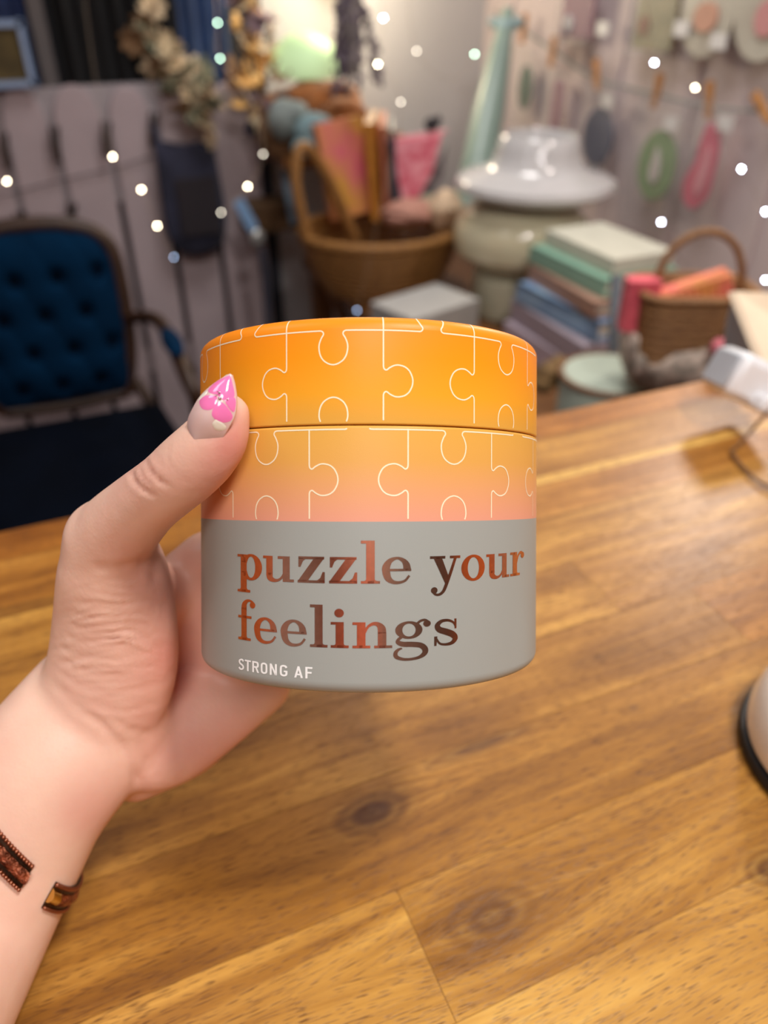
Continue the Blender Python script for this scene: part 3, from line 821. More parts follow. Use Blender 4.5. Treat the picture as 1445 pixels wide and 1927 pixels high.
# cuff bracelet
cuffc = C(-22, 1596, .2475)
fa = (C(52, 1500, .250)-C(-85, 1740, .240)).normalized()       # along the arm
sa = (S_-fa*S_.dot(fa)).normalized(); nb = sa.cross(fa)
if nb.z < 0: nb = -nb
cop = mat('antique_copper', (196, 122, 92), 0.28, metal=1, noise_amt=0.5, nscale=700, bump=0.9, c2=(110, 60, 42))
cdk = mat('blackened_copper', (78, 58, 44), 0.4, metal=1, noise_amt=0.3, nscale=500)
brass = mat('worn_brass_end', (214, 176, 96), 0.2, metal=1)
def cuffpt(phi, along, out):
    ra, rb = .0288+.0012+out, .0220+.0012+out
    return cuffc+sa*(ra*math.sin(phi))+nb*(rb*math.cos(phi))+fa*(along-.45*ra*(math.sin(phi)-.85))
a_start, a_end = math.radians(58), math.radians(397)
cuff = empty('cuff_bracelet', MC @ cuffc, 'open copper cuff bracelet with beaded edges worn around the wrist', 'bracelet')
def band(prof, name, m):
    bm = bmesh.new(); NN = 120; rings = []
    for i in range(NN+1):
        ph = a_start+(a_end-a_start)*i/NN
        rings.append([bm.verts.new(cuffpt(ph, al, o)) for al, o in prof])
    for a, b in zip(rings, rings[1:]):
        for k in range(len(prof)): bm.faces.new((a[k], a[(k+1) % len(prof)], b[(k+1) % len(prof)], b[k]))
    bm.faces.new(rings[0][::-1]); bm.faces.new(rings[-1]); to_world(bm)
    return obj(name, bm, m, cuff)
W = .0041
band([(-W, 0), (-W, .0013), (-W*.45, .0013), (W*.45, .0013), (W, .0013), (W, 0)], 'band', cdk)
band([(-W*.46, .0010), (-W*.42, .0018), (-W*.2, .0025), (0, .0028), (W*.2, .0025), (W*.42, .0018), (W*.46, .0010)], 'engraved_ridge', cop)
bm = bmesh.new()
for i in range(170):
    ph = a_start+(a_end-a_start)*(i+.5)/170
    for s in (-1, 1):
        ell(bm, cuffpt(ph, s*W*.86, .0014), (.00072,)*3, 8)
to_world(bm)
obj('beaded_edge', bm, mat('copper_beads', (160, 104, 80), 0.3, metal=1), cuff, kind='stuff')
bm = bmesh.new(); rings = []
for i in range(7):
    ph = a_start-.004+.13*i/6
    rings.append([bm.verts.new(cuffpt(ph, al*1.06, o*1.05+.0001)) for al, o in [(-W*.5, .0008), (-W*.42, .0019), (-W*.2, .0026), (0, .0029), (W*.2, .0026), (W*.42, .0019), (W*.5, .0008)]])
for a, b in zip(rings, rings[1:]):
    for k in range(7): bm.faces.new((a[k], a[(k+1) % 7], b[(k+1) % 7], b[k]))
bm.faces.new(rings[0][::-1]); bm.faces.new(rings[-1]); to_world(bm)
obj('end_cap', bm, brass, cuff)

# ------------------------------------------------------------------ counter things
# round white base at the right
bc = Vector((0.348*K, 0.145*K, TZ)) + Vector((0.004, 0, 0))
rb = 0.065*K
o = empty('lamp_base', bc, 'round glossy white base with black rubber ring at the right edge of the counter', 'lamp base')
bm = bmesh.new(); lathe(bm, [(rb-.002, 0), (rb+.0013, .0008), (rb+.0019, .0026), (rb+.001, .0050), (rb-.002, .0052)], bc, 64)
obj('rubber_ring', bm, mat('black_rubber', (22, 22, 24), 0.5), o)
bm = bmesh.new(); lathe(bm, [(rb-.004, .0045), (rb-.0005, .007), (rb, .012), (rb-.001, .019), (rb-.0035, .027), (rb-.009, .035), (rb-.017, .041), (rb-.026, .0447), (.010, .0465), (0.001, .0465)], bc, 64)
obj('dome', bm, mat('glossy_white_enamel', (240, 238, 232), 0.18, noise_amt=0.03, nscale=800, coat=0.5), o)
# charger block with plug and cord, and the tent sign behind it
white = mat('white_plastic', (240, 242, 246), 0.3, coat=.3)
p0 = T(1428, 792)
ch = empty('plug_adapter', p0, 'white plastic plug adapter lying on the counter in front of the price sign', 'plug adapter')
e1 = Vector((math.cos(.5), -math.sin(.5), 0)); e2 = Vector((math.sin(.5), math.cos(.5), 0))
rotM = Matrix.Rotation(math.radians(-20), 4, 'Z') @ Matrix.Rotation(math.radians(26), 4, 'Y') @ Matrix.Rotation(math.radians(-12), 4, 'X')
cc_ = P(1400, 712, 0.548)
obj('casing', B(cc_, (.040, .037, .032), M=rotM.to_3x3().to_4x4()), white, ch, bevel=.006)
obj('face_plate', B(cc_+rotM.to_3x3() @ Vector((-.0205, 0, 0)), (.003, .030, .025), M=rotM.to_3x3().to_4x4()), mat('grey_plastic', (190, 196, 204), .35), ch, bevel=.002)
obj('plug', B(cc_+rotM.to_3x3() @ Vector((.010, -.020, -.010)), (.017, .019, .012), M=rotM.to_3x3().to_4x4()), white, ch, bevel=.003)
pp = cc_+rotM.to_3x3() @ Vector((.0, -.02, -.02))
cord_pts = [cc_+rotM.to_3x3() @ Vector((.010, -.029, -.010)), T(1392, 842)+Vector((0, 0, .004)), T(1376, 858)+Vector((0, 0, .003)), T(1400, 890)+Vector((0, 0, .003)), T(1430, 915)+Vector((0, 0, .003)), T(1480, 940)+Vector((0, 0, .003)), T(1560, 960)+Vector((0, 0, .003))]
obj('cord', ROD(cord_pts, .0012, 8, 8), mat('thin_brown_cord', (120, 84, 50), .5), ch)
# sign wedge
sgn = empty('tent_sign', T(1440, 745), 'cream tent sign with a grey side standing behind the white plug adapter', 'sign')
A_, B_, C_ = P(1384, 548, .80), P(1384, 640, .80), P(1470, 760, .77)
bm = bmesh.new()
fr = [P(1383, 548, .63), P(1560, 556, .71), P(1600, 690, .71), P(1462, 742, .60)]
vv = [bm.verts.new(p) for p in fr]+[bm.verts.new(p-RT*0.004+FW*0.004) for p in fr]
bm.faces.new(vv[:4]); bm.faces.new(vv[4:][::-1])
for i in range(4): bm.faces.new((vv[i], vv[(i+1) % 4], vv[4+(i+1) % 4], vv[4+i]))
obj('card_face', bm, mat('cream_card', (250, 232, 204), .6), sgn, smooth=False)
bm = bmesh.new()
fr = [P(1383, 549, .632), P(1368, 600, .655), P(1362, 650, .665), P(1462, 748, .604)]
vv = [bm.verts.new(p) for p in fr]+[bm.verts.new(p+RT*0.002+FW*0.006) for p in fr]
bm.faces.new(vv[:4]); bm.faces.new(vv[4:][::-1])
for i in range(4): bm.faces.new((vv[i], vv[(i+1) % 4], vv[4+(i+1) % 4], vv[4+i]))
obj('side_panel', bm, mat('grey_card', (172, 174, 178), .7), sgn, smooth=False)
# ------------------------------------------------------------------ picket fence display on the left
rnd = random.Random(3)
FY = 2.30
picket_m = mat('lavender_white_paint', (184, 168, 172), 0.6, noise_amt=0.04, nscale=12)
fence = empty('picket_fence', (0.1, FY, FLOOR), 'pale lavender painted picket fence used as a display behind the blue chair', 'fence')
pxs = [-0.310, -0.181, -0.052, 0.0665, 0.198, 0.324, 0.455, 0.60]
for a, b in zip(pxs, pxs[1:]):
    c = (a+b)/2; hw = (b-a)/2-0.008
    zt = 0.135 if c < 0.25 else 0.125
    pts = [(-hw, FLOOR+0.02), (hw, FLOOR+0.02), (hw, zt-0.10)]+[(hw*math.cos(t)**0.8 if math.cos(t) > 0 else -hw*(-math.cos(t))**0.8, zt-0.10+0.10*math.sin(t)) for t in [PI*k/14 for k in range(1, 14)]]+[(-hw, zt-0.10)]
    bm = bmesh.new(); prism(bm, pts, 0.018, Matrix.Translation((c, FY, 0)) @ Matrix.Rotation(PI/2, 4, 'X'))
    obj('picket', bm, picket_m, fence, bevel=.003)
obj('backing_board', B((0.05, FY+0.020, -0.01), (0.86, 0.02, 0.28)), mat('pale_grey_board', (168, 160, 164), .7), fence, smooth=False)
obj('rail', B((0.14, FY+0.03, -0.62), (0.92, 0.02, 0.07)), picket_m, fence, smooth=False)
# dark panel boards standing on the fence line above
blk = mat('black_fabric', (20, 20, 22), 0.9, noise_amt=.2, nscale=8)
o = obj('backdrop_board', B((0.10, 2.385, -0.02), (1.10, 0.03, 1.7)), [dark_wall], smooth=False, label='dark slate board covering the wall behind the picket fence', cat='board')
# black curtain with folds
def curtain(x0, x1, z0, z1, y, m, name, label, nf=9, amp=.012, cat='curtain'):
    bm = bmesh.new(); n = 80; g = []
    for k, yo in enumerate((0, .004)):
        g.append([[bm.verts.new((x0+(x1-x0)*i/n, y+yo+amp*math.sin(i/n*nf*2*PI)+amp*.4*math.sin(i/n*nf*4.7), z)) for i in range(n+1)] for z in (z0, z1)])
    for G in g:
        for i in range(n): bm.faces.new((G[0][i], G[0][i+1], G[1][i+1], G[1][i]))
    for i in (0, n): bm.faces.new((g[0][0][i], g[1][0][i], g[1][1][i], g[0][1][i]))
    for j in (0, 1):
        for i in range(n): bm.faces.new((g[0][j][i], g[0][j][i+1], g[1][j][i+1], g[1][j][i]))
    return obj(name, bm, m, label=label, cat=cat)
xl = ony(105, 80, 2.345).x; xr = ony(330, 80, 2.345).x
curtain(xl, xr, 0.10, 0.55, 2.345, blk, 'curtain', 'black cloth hanging above the picket fence at upper left', 7)
obj('curtain_rod', ROD([(xl-.25, 2.345, .555), (xr+.35, 2.345, .555)], .008, 8, 2), mat('dark_steel', (50, 50, 52), .4, metal=1), label='dark steel rod holding the black and blue cloths', cat='rod')
blue = mat('blue_velvet', (26, 58, 104), 0.75, sheen=.3, noise_amt=.2, nscale=10)
xl2 = ony(340, 80, 2.33).x; xr2 = ony(432, 80, 2.33).x
curtain(xl2, xr2, 0.06, 0.55, 2.33, blue, 'blue_drape', 'deep blue cloth hanging between the golden dried garland and the lamp', 3, .01, 'drape')
xl3 = ony(-60, 80, 2.35).x; xr3 = ony(62, 80, 2.35).x
curtain(xl3, xr3, 0.13, 0.55, 2.34, mat('navy_cloth', (30, 48, 92), .8, noise_amt=.3, nscale=12), 'navy_drape', 'navy cloth in the upper left corner behind the framed picture', 3, .008, 'drape')
obj('divider_post', B((ony(80, 80, 2.33).x, 2.33, .34), (.035, .03, .42)), mat('grey_brown_post', (96, 90, 90), .7), label='grey upright post between the navy cloth and the black cloth', cat='post', smooth=False)
# framed picture
fp = ony(10, 130, 2.28)
pic = empty('picture_frame', (fp.x, 2.27, 0.135), 'picture in a pale blue frame standing on top of the fence at far left', 'picture')
bm = bmesh.new()
cx0, cw, z0f, z1f = ony(-25, 120, 2.27).x, .20, .135, .275
for (c, s) in (((cx0, 2.27, z0f+.009), (cw, .02, .013)), ((cx0, 2.27, z1f-.009), (cw, .02, .013)), ((cx0-cw/2+.009, 2.27, (z0f+z1f)/2), (.013, .02, z1f-z0f)), ((cx0+cw/2-.009, 2.27, (z0f+z1f)/2), (.013, .02, z1f-z0f))):
    box(bm, c, s)
obj('frame', bm, mat('pale_blue_paint', (150, 172, 206), .5), pic, smooth=False)
obj('print', B((cx0, 2.274, (z0f+z1f)/2), (cw-.03, .008, z1f-z0f-.03)), mat('olive_print', (84, 70, 36), .7, noise_amt=.3, nscale=20), pic, smooth=False)

# clothes pegs
peg_wood = mat('peg_wood', (196, 140, 84), .6, noise_amt=.1, nscale=60)
peg_dark = mat('dark_peg_wood', (52, 34, 24), .6, noise_amt=.2, nscale=60)
def peg_proto(m, name):
    r = bpy.data.objects.new(name, None); COL.objects.link(r)
    for s in (-1, 1):
        bm = bmesh.new()
        pts = [(0.001*s, -.034), (.0045*s, -.034), (.006*s, 0), (.0075*s, .036), (.0035*s, .036), (.0015*s, .004)]
        if s < 0: pts = pts[::-1]
        prism(bm, pts, .011, Matrix.Rotation(PI/2, 4, 'X'))
        obj('prong', bm, m, r)
    obj('spring', ROD([(0.006, -.0062, .004), (-.006, -.0062, .006), (-.006, .0062, .006), (.006, .0062, .004)], .0012, 6, 3), mat('peg_spring', (150, 150, 150), .3, metal=1), r)
    return r
def copy_tree(o):
    c = o.copy(); COL.objects.link(c)
    for ch in list(o.children):
        d = ch.copy(); COL.objects.link(d); d.parent = c
        for g in ch.children:
            e = g.copy(); COL.objects.link(e); e.parent = d
    return c
used = {}
def put(proto, M, label, cat, group=None):
    o = proto if not used.get(proto.name) else copy_tree(proto)
    used[proto.name] = 1
    o.matrix_basis = M
    tag(o, label, cat, group)
    return o
pgd = peg_proto(peg_dark, 'dark_clothes_peg')
def face_back(p, tilt=0): return Matrix.Translation(p) @ Matrix.Rotation(tilt, 4, 'Y')
for (x, y, tl, lb) in ((200, 262, .2, 'dark wooden clothes peg in the fence notch above a fairy light'), (288, 245, .2, 'dark wooden clothes peg holding the left corner of the navy pouch'),
                       (35, 432, .3, 'dark wooden clothes peg above the left part of the blue chair back'), (133, 412, .3, 'dark wooden clothes peg above the right part of the blue chair back'),
                       (10, 285, .1, 'dark wooden clothes peg on the fence at the far left edge')):
    p = ony(x, y, 2.272); put(pgd, face_back(p, tl) @ Matrix.Diagonal((1.7, 1.3, 1.15, 1)), lb, 'clothes peg', 'dark pegs on the picket fence')
put(pgd, face_back(ony(105, 272, 2.272), .1) @ Matrix.Diagonal((1.7, 1.3, 1.15, 1)), 'dark wooden clothes peg on the fence left of the hanging navy pouch and higher peg', 'clothes peg', 'dark pegs on the picket fence')
# twine on the fence
obj('twine', ROD([ony(-60, 372, 2.28), ony(10, 365, 2.28), ony(120, 338, 2.28), ony(220, 315, 2.28), ony(300, 292, 2.28), ony(410, 285, 2.28)], .0016, 6), mat('dark_twine', (70, 60, 58), .8), label='thin dark twine sagging across the picket fence', cat='string')
# navy pouch
c = ony(358, 360, 2.24)
ou = [(-.080, .120), (-.060, .128), (0, .118), (.058, .124), (.074, .110), (.086, .02), (.092, -.06), (.084, -.12), (.060, -.158), (.02, -.172), (-.03, -.168), (-.062, -.142), (-.078, -.10), (-.080, -.02)]
q = [tuple(p) for p in catmull(ou+[ou[0]], 4)][:-1]
bm = bmesh.new()
M = Matrix.Translation(c) @ Matrix.Rotation(PI/2, 4, 'X') @ Matrix.Rotation(-.02, 4, 'Z')
rings = []
for k, zz in ((1, 0), (.96, .008), (.8, .016), (.5, .021), (.2, .023)):
    rings.append([bm.verts.new(M @ Vector((x*k, y*k, zz))) for x, y in q])
back = [bm.verts.new(M @ Vector((x*.97, y*.97, -.008))) for x, y in q]
for a, b in list(zip(rings, rings[1:]))+[(back, rings[0])]:
    for i in range(len(q)): bm.faces.new((a[i], a[(i+1) % len(q)], b[(i+1) % len(q)], b[i]))
bm.faces.new(rings[-1]); bm.faces.new(back[::-1])
pou = empty('fabric_pouch', c, 'navy fabric pouch with a rounded bottom hanging on the picket fence', 'pouch')
obj('bag', bm, mat('navy_fabric', (44, 46, 66), .85, noise_amt=.25, nscale=25, sheen=.1), pou)
obj('dark_panel', B(tuple(c+Vector((.012, -.030, -.035))), (.11, .004, .15)), mat('dark_brown_patch', (38, 32, 38), .8), pou, bevel=.03)
for s in (-1, 1):
    obj('strap', ROD([c+Vector((s*.062, -.004, .118)), c+Vector((s*.066, .02, .15)), c+Vector((s*.07, .04, .17))], .006, 8), mat('navy_strap_%d' % (s+1), (60, 62, 84), .8), pou)

# ------------------------------------------------------------------ tufted chair
cb = Vector((-0.045, 1.675, 0))
chair = empty('armchair', (-0.06, 1.45, FLOOR), 'antique wooden armchair with blue tufted back and dark blue round seat', 'armchair')
cw_ = mat('carved_walnut', (52, 30, 14), .5, noise_amt=.2, nscale=30)
cblue = mat('blue_upholstery', (0, 33, 60), .9, sheen=.0, noise_amt=.12, nscale=14)
cdark = mat('dark_blue_seat_velvet', (3, 8, 20), .95, sheen=.0, noise_amt=.2, nscale=14)
TIL = math.radians(8)
def bk(u, v, yo=0):   # chair back plane: u across, v up from seat
    return cb+Vector((u, v*math.sin(TIL)+yo, -.45+v*math.cos(TIL)))
def backout(w, v0, v1, cr, n=10):
    pts = [(-w*.93, v0), (w*.93, v0)]
    pts += [(w, v0+(v1-v0)*.5)]
    for i in range(n+1):
        t = PI/2*i/n; pts.append((w-cr+cr*math.cos(PI/2-t if False else t)*1.0, v1-cr+cr*math.sin(t)))
    pts.append((0, v1+.014))
    for i in range(n+1):
        t = PI/2*i/n; pts.append((-(w-cr+cr*math.cos(PI/2-t)), v1-cr+cr*math.sin(PI/2-t)))
    pts += [(-w, v0+(v1-v0)*.5)]
    return pts
# upholstery: grid with button dimples
buttons = []
for r_ in range(4):
    for c_ in range(-3, 4):
        u = c_*.080+(.040 if r_ % 2 else 0); v = .085+r_*.074
        if abs(u) < .135: buttons.append((u, v))
bm = bmesh.new(); NU, NV = 44, 50; g = []
W0, V0, V1 = .152, .046, .384
for j in range(NV+1):
    row = []
    v = V0+(V1-V0)*j/NV
    for i in range(NU+1):
        s = -1+2*i/NU
        ww = W0*(.93+.07*min(1, (v-V0)/.15))
        tp_ = max(0, (v-(V1-.07))/.07); ww *= math.sqrt(max(0.02, 1-tp_**2*.42))
        u = s*ww
        vv = v+.012*(1-s*s)*(j/NV)
        h = .030*(1-abs(s)**5)*(1-abs(2*j/NV-1)**7)
        for (bu, bv) in buttons:
            q_ = ((u-bu)**2+(vv-bv)**2); h -= .024*math.exp(-q_/(.015**2))
        dg1 = abs(math.sin((u*PI/.080)+((vv-.085)*PI/.148))); dg2 = abs(math.sin((u*PI/.080)-((vv-.085)*PI/.148)))
        h -= .005*((1-dg1)**6+(1-dg2)**6)
        row.append(bm.verts.new(bk(u, vv, -.012-h)))
    g.append(row)
for j in range(NV):
    for i in range(NU): bm.faces.new((g[j][i], g[j][i+1], g[j+1][i+1], g[j+1][i]))
per = [g[0][i] for i in range(NU+1)]+[g[j][NU] for j in range(1, NV+1)]+[g[NV][i] for i in range(NU-1, -1, -1)]+[g[j][0] for j in range(NV-1, 0, -1)]
bb = [bm.verts.new(v.co+Vector((0, .03, 0))) for v in per]
for i in range(len(per)):
    bm.faces.new((per[i], per[(i+1) % len(per)], bb[(i+1) % len(per)], bb[i]))
bm.faces.new(bb)
for m_ in (cblue, cdark): m_.node_tree.nodes['Principled BSDF'].inputs['Specular IOR Level'].default_value = .08
bkr = obj('backrest', bm, cblue, chair, label='blue button-tufted backrest')
for u, v in buttons:
    bm = bmesh.new(); ell(bm, bk(u, v, -.028), (.007, .004, .007), 8); obj('button', bm, cdark, bkr)
fo = [(-.128, .035), (-.155, .15), (-.162, .30), (-.145, .365), (-.09, .395), (0, .405), (.09, .395), (.145, .365), (.162, .30), (.155, .15), (.128, .035)]
obj('back_frame', ROD([bk(u, v) for u, v in fo], .0165, 10, 6), cw_, chair)
obj('back_rail', ROD([bk(-.13, .036), bk(0, .028), bk(.13, .036)], .015, 10, 6), cw_, chair)
# seat
bm = bmesh.new()
sc_ = Vector((-.062, 1.40, -.45))
so = [(.215, .255), (.235, .0), (.215, -.17), (.13, -.27), (0, -.295), (-.13, -.27), (-.215, -.17), (-.235, .0), (-.215, .255)]
q = [tuple(p) for p in catmull(so, 6)]
rings = []
for k, zz in ((1.0, -.075), (1.0, -.02), (.985, .0), (.9, .022), (.7, .036), (.4, .042), (.15, .044)):
    rings.append([bm.verts.new(sc_+Vector((x*k, y*k, zz))) for x, y in q])
for a, b in zip(rings, rings[1:]):
    for i in range(len(q)): bm.faces.new((a[i], a[(i+1) % len(q)], b[(i+1) % len(q)], b[i]))
bm.faces.new(rings[-1]); bm.faces.new(rings[0][::-1])
obj('seat', bm, cdark, chair, label='dark blue padded seat')
obj('seat_frame', ROD([sc_+Vector((x*1.0, y*1.0, -.085)) for x, y in so]+[sc_+Vector((so[0][0], so[0][1], -.085))], .02, 8, 6), cw_, chair)
for (lx, ly) in ((-.19, -.19), (.19, -.19)):
    obj('leg', ROD([sc_+Vector((lx, ly, -.08)), sc_+Vector((lx*1.08, ly*1.1, -.20)), sc_+Vector((lx*.98, ly*.98, -.36)), Vector((sc_.x+lx*1.05, sc_.y+ly*1.08, FLOOR+.012))], [.022, .019, .013, .012], 10), cw_, chair)
for lx in (-.19, .19):
    obj('leg', ROD([sc_+Vector((lx, .24, -.06)), sc_+Vector((lx, .27, -.25)), Vector((sc_.x+lx, sc_.y+.31, FLOOR+.012))], [.018, .015, .012], 10), cw_, chair)
for s in (-1, 1):
    a0 = bk(s*.155, .20); m1 = cb+Vector((s*.215, -.07, -.235)); m2 = sc_+Vector((s*.242, -.02, .185)); m3 = sc_+Vector((s*.250, -.05, .12)); m4 = sc_+Vector((s*.225, -.06, -.06))
    ar = obj('armrest', ROD([a0, m1, m2, m3, m4], [.013, .014, .016, .015, .015], 10, 6), cw_, chair)
    bm = bmesh.new(); ell(bm, m1*.45+m2*.55+Vector((0, 0, .018)), (.020, .075, .014), 14)
    obj('arm_pad', bm, cblue, ar)
    obj('back_post', ROD([bk(s*.150, .06), sc_+Vector((s*.19, .25, .0)), sc_+Vector((s*.19, .25, -.07))], .014, 8), cw_, chair)

# ------------------------------------------------------------------ display table in the corner
dt = empty('display_table', (1.0, 1.5, FLOOR), 'low brown wooden display table in the room corner, holding basket and pottery', 'table')
brw = mat('brown_stained_wood', (112, 72, 34), .5, noise_amt=.2, nscale=16, stretch=(1, 8, 8))
obj('tabletop', B((1.0, 1.45, -.315), (.70, 1.36, .03)), brw, dt, smooth=False)
for lx, ly in ((.69, .81), (1.31, .81), (.69, 2.09), (1.31, 2.09)):
    obj('leg', B((lx, ly, (-.33+FLOOR)/2), (.05, .05, -.33-FLOOR)), brw, dt, smooth=False)
obj('brace', ROD([(.69, 2.0, -.36), (.69, 1.2, -.80)], .016, 8, 2), brw, dt)

# wicker materials
def wicker(name, c, c2, sc1=60):
    m = mat(name, c, .65, c2=c2, nscale=sc1, stretch=(1, 1, 5), bump=1.0)
    return m
wick = wicker('honey_wicker', (120, 80, 34), (160, 112, 54))
def woven_bowl(c, r0, r1, h, sx, sy, m, rows=9, n=26):
    bm = bmesh.new()
    for j in range(rows):
        f = (j+.5)/rows; r = r0+(r1-r0)*f**.7; z = h*f
        pts = [(c[0]+sx*(r+.004*math.sin(i*PI+j*PI))*math.cos(2*PI*i/n/1), c[1]+sy*(r+.004*math.sin(i*PI+j*PI))*math.sin(2*PI*i/n), c[2]+z) for i in range(n)]
        pts.append(pts[0]); rod(bm, pts, h/rows*.56, 6, 2)
    for i in range(n):
        a = 2*PI*i/n
        rod(bm, [(c[0]+sx*r0*math.cos(a), c[1]+sy*r0*math.sin(a), c[2]), (c[0]+sx*(r0+(r1-r0)*.65)*math.cos(a), c[1]+sy*(r0+(r1-r0)*.65)*math.sin(a), c[2]+h*.5), (c[0]+sx*r1*math.cos(a), c[1]+sy*r1*math.sin(a), c[2]+h)], .0045, 5, 2)
    lathe(bm, [(r0*.99, 0), (r0*.99, .008), (0, .008)], c, 24, M=Matrix.Diagonal((sx, sy, 1, 1)))
    return bm
bp_ = P(735, 528, 1.92); bz = -.298
bs = empty('wicker_basket', (bp_.x, bp_.y, bz), 'large honey wicker basket holding books and pouches in the corner', 'basket')
bx, by = bp_.x, bp_.y+.06
obj('bowl', woven_bowl((bx, by, bz), .125, .185, .135, 1.08, .95, wick, 10), wick, bs)
pts = [(bx+.20*math.cos(a), by+.176*math.sin(a), bz+.142) for a in [2*PI*i/24 for i in range(25)]]
obj('rim', ROD(pts, .012, 8, 2), wick, bs)
obj('handle', ROD([(bx-.195, by-.02, bz+.13), (bx-.215, by-.01, bz+.27), (bx-.19, by, bz+.34), (bx-.13, by+.02, bz+.27), (bx-.06, by+.03, bz+.12)], .013, 8, 6), wick, bs, label='bent wicker side handle')
def slab(name, cpx, d, w_, h_, t_, rot, m, label, cat, group=None, pages=None, tilt=0.0, roll=0.0):
    c = P(*cpx, d)
    M = Matrix.Translation(c) @ Matrix.Rotation(rot, 4, 'Z') @ Matrix.Rotation(tilt, 4, 'X') @ Matrix.Rotation(roll, 4, 'Y')
    e = empty(name, c, label, cat, group)
    if pages is None:
        obj('cover', B((0, 0, 0), (w_, t_, h_), M=M), m, e, bevel=.002, smooth=False); 
    else:
        bm = bmesh.new()
        for s in (-1, 1): box(bm, M @ Vector((0, s*(t_/2-.002), 0)), (w_, .004, h_), M=M.to_3x3().to_4x4())
        box(bm, M @ Vector((-w_/2+.002, 0, 0)), (.004, t_, h_), M=M.to_3x3().to_4x4())
        obj('cover', bm, m, e, smooth=False)
        obj('pages', B(M @ Vector((.003, 0, 0)), (w_-.008, t_-.009, h_-.010), M=M.to_3x3().to_4x4()), pages, e, smooth=False)
    return e, M
paper = mat('page_paper', (226, 218, 200), .8, noise_amt=.05, nscale=200)
e, M = slab('book', (648, 318), 1.86, .120, .215, .022, .10, mat('magenta_and_ochre_cover', (206, 92, 116), .5, c2=(196, 142, 60), nscale=9, noise_amt=.1), 'book with pink and mustard yellow cover standing in the wicker basket', 'book', 'books in the wicker basket', paper, tilt=-.12, roll=-.12)
e, M = slab('book', (706, 312), 1.90, .135, .225, .020, 1.05, mat('amber_cover', (196, 132, 52), .5, noise_amt=.1), 'amber yellow book standing edge on beside the pink and mustard one', 'book', 'books in the wicker basket', paper, tilt=-.06, roll=-.1)
e, M = slab('book', (726, 312), 1.91, .13, .215, .010, 1.12, mat('peach_cover', (222, 142, 110), .5, noise_amt=.05), 'thin peach coloured book between the amber and the slate grey ones', 'book', 'books in the wicker basket', paper, tilt=-.06, roll=-.12)
e, M = slab('book', (741, 318), 1.92, .13, .215, .013, 1.16, mat('slate_cover', (72, 72, 88), .5, noise_amt=.1), 'slate grey book standing left of the pink patterned pouch', 'book', 'books in the wicker basket', paper, tilt=-.05, roll=-.13)
# pink pouch
c = P(778, 315, 1.90)
M = frame_at(c, RT*1.0+Vector((0, 0, .08)), Vector((0, 0.15, 1)))
pk = empty('zip_pouch', c, 'pink patterned zip pouch with black edges leaning in the wicker basket', 'pouch')
pts = [(-.058, .062), (.075, .070), (.045, -.02), (.0, -.085), (-.040, -.090)]
bm = bmesh.new(); prism(bm, pts, .022, M); obj('front', bm, mat('pink_print_fabric', (200, 84, 104), .7, c2=(228, 150, 160), nscale=45), pk, bevel=.006)
obj('zip', ROD([M @ Vector((-.060, .066, 0)), M @ Vector((.085, .074, 0))], .005, 6, 2), mat('pale_pink_zip', (226, 156, 160), .5), pk)
obj('black_piping', ROD([M @ Vector((-.058, .062, .012)), M @ Vector((-.045, -.03, .012)), M @ Vector((-.036, -.09, .012))], .006, 6, 2), mat('black_piping', (26, 24, 28), .6), pk)
bm = bmesh.new(); ell(bm, M @ Vector((.050, .092, 0)), (.02, .014, .016), 12); ell(bm, M @ Vector((.066, .10, 0)), (.008, .008, .01), 8)
obj('tassel', bm, mat('charcoal_yarn', (50, 46, 50), .9), pk)
bm = bmesh.new(); prism(bm, [(.045, -.015), (.085, .045), (.07, -.03), (.02, -.09), (.0, -.085)], .018, M); obj('side_panel', bm, mat('grey_pattern_cloth', (120, 108, 108), .8, c2=(60, 56, 60), nscale=60), pk)
# crumpled soft goods in the basket
for (x, y, d_, s, m_, lb) in ((770, 400, 1.88, (.07, .05, .028), mat('dusty_pink_tissue', (176, 128, 112), .8, noise_amt=.2, nscale=40), 'dusty pink tissue bundle inside the front of the wicker basket'),
                              (838, 395, 1.88, (.045, .05, .045), mat('cream_tissue', (206, 180, 150), .8, noise_amt=.2, nscale=40), 'cream tissue bundle at the right end of the wicker basket'),
                              (805, 392, 1.92, (.04, .04, .03), mat('sage_tissue', (140, 136, 112), .8, noise_amt=.2, nscale=40), 'sage green tissue bundle between pink and cream ones in the basket')):
    bm = bmesh.new(); vs = ell(bm, (0, 0, 0), (1, 1, 1), 28)
    for v in vs:
        k = 1+.22*noise.noise(v.co*2.3+Vector((x, 0, 0)))+.1*noise.noise(v.co*6)
        v.co = Vector((v.co.x*s[0]*k, v.co.y*s[1]*k, v.co.z*s[2]*k))+P(x, y, d_)
    obj('tissue_bundle', bm, m_, label=lb, cat='tissue', group='bundles in the wicker basket')

# mushroom lamp and the things around it
lp = ony(560, 118, 2.20)
gl = mat('glowing_green_glass', (170, 206, 152), .6, emis=(222, 242, 190), estr=0.35)
ml = empty('mushroom_lamp', (lp.x, lp.y, -.02), 'lit pale green mushroom lamp in front of the glowing wall', 'lamp')
bm = bmesh.new(); lathe(bm, [(.095, -.01), (.098, .004), (.092, .03), (.076, .055), (.048, .076), (.02, .086), (.001, .088)], (lp.x+.02, lp.y, lp.z-.02), 40); obj('shade', bm, gl, ml)
bm = bmesh.new(); lathe(bm, [(.05, 0), (.045, .01), (.024, .03), (.022, lp.z+.0)], (lp.x+.02, lp.y, -.01), 24); obj('stem', bm, mat('sage_ceramic', (150, 160, 140), .4), ml)
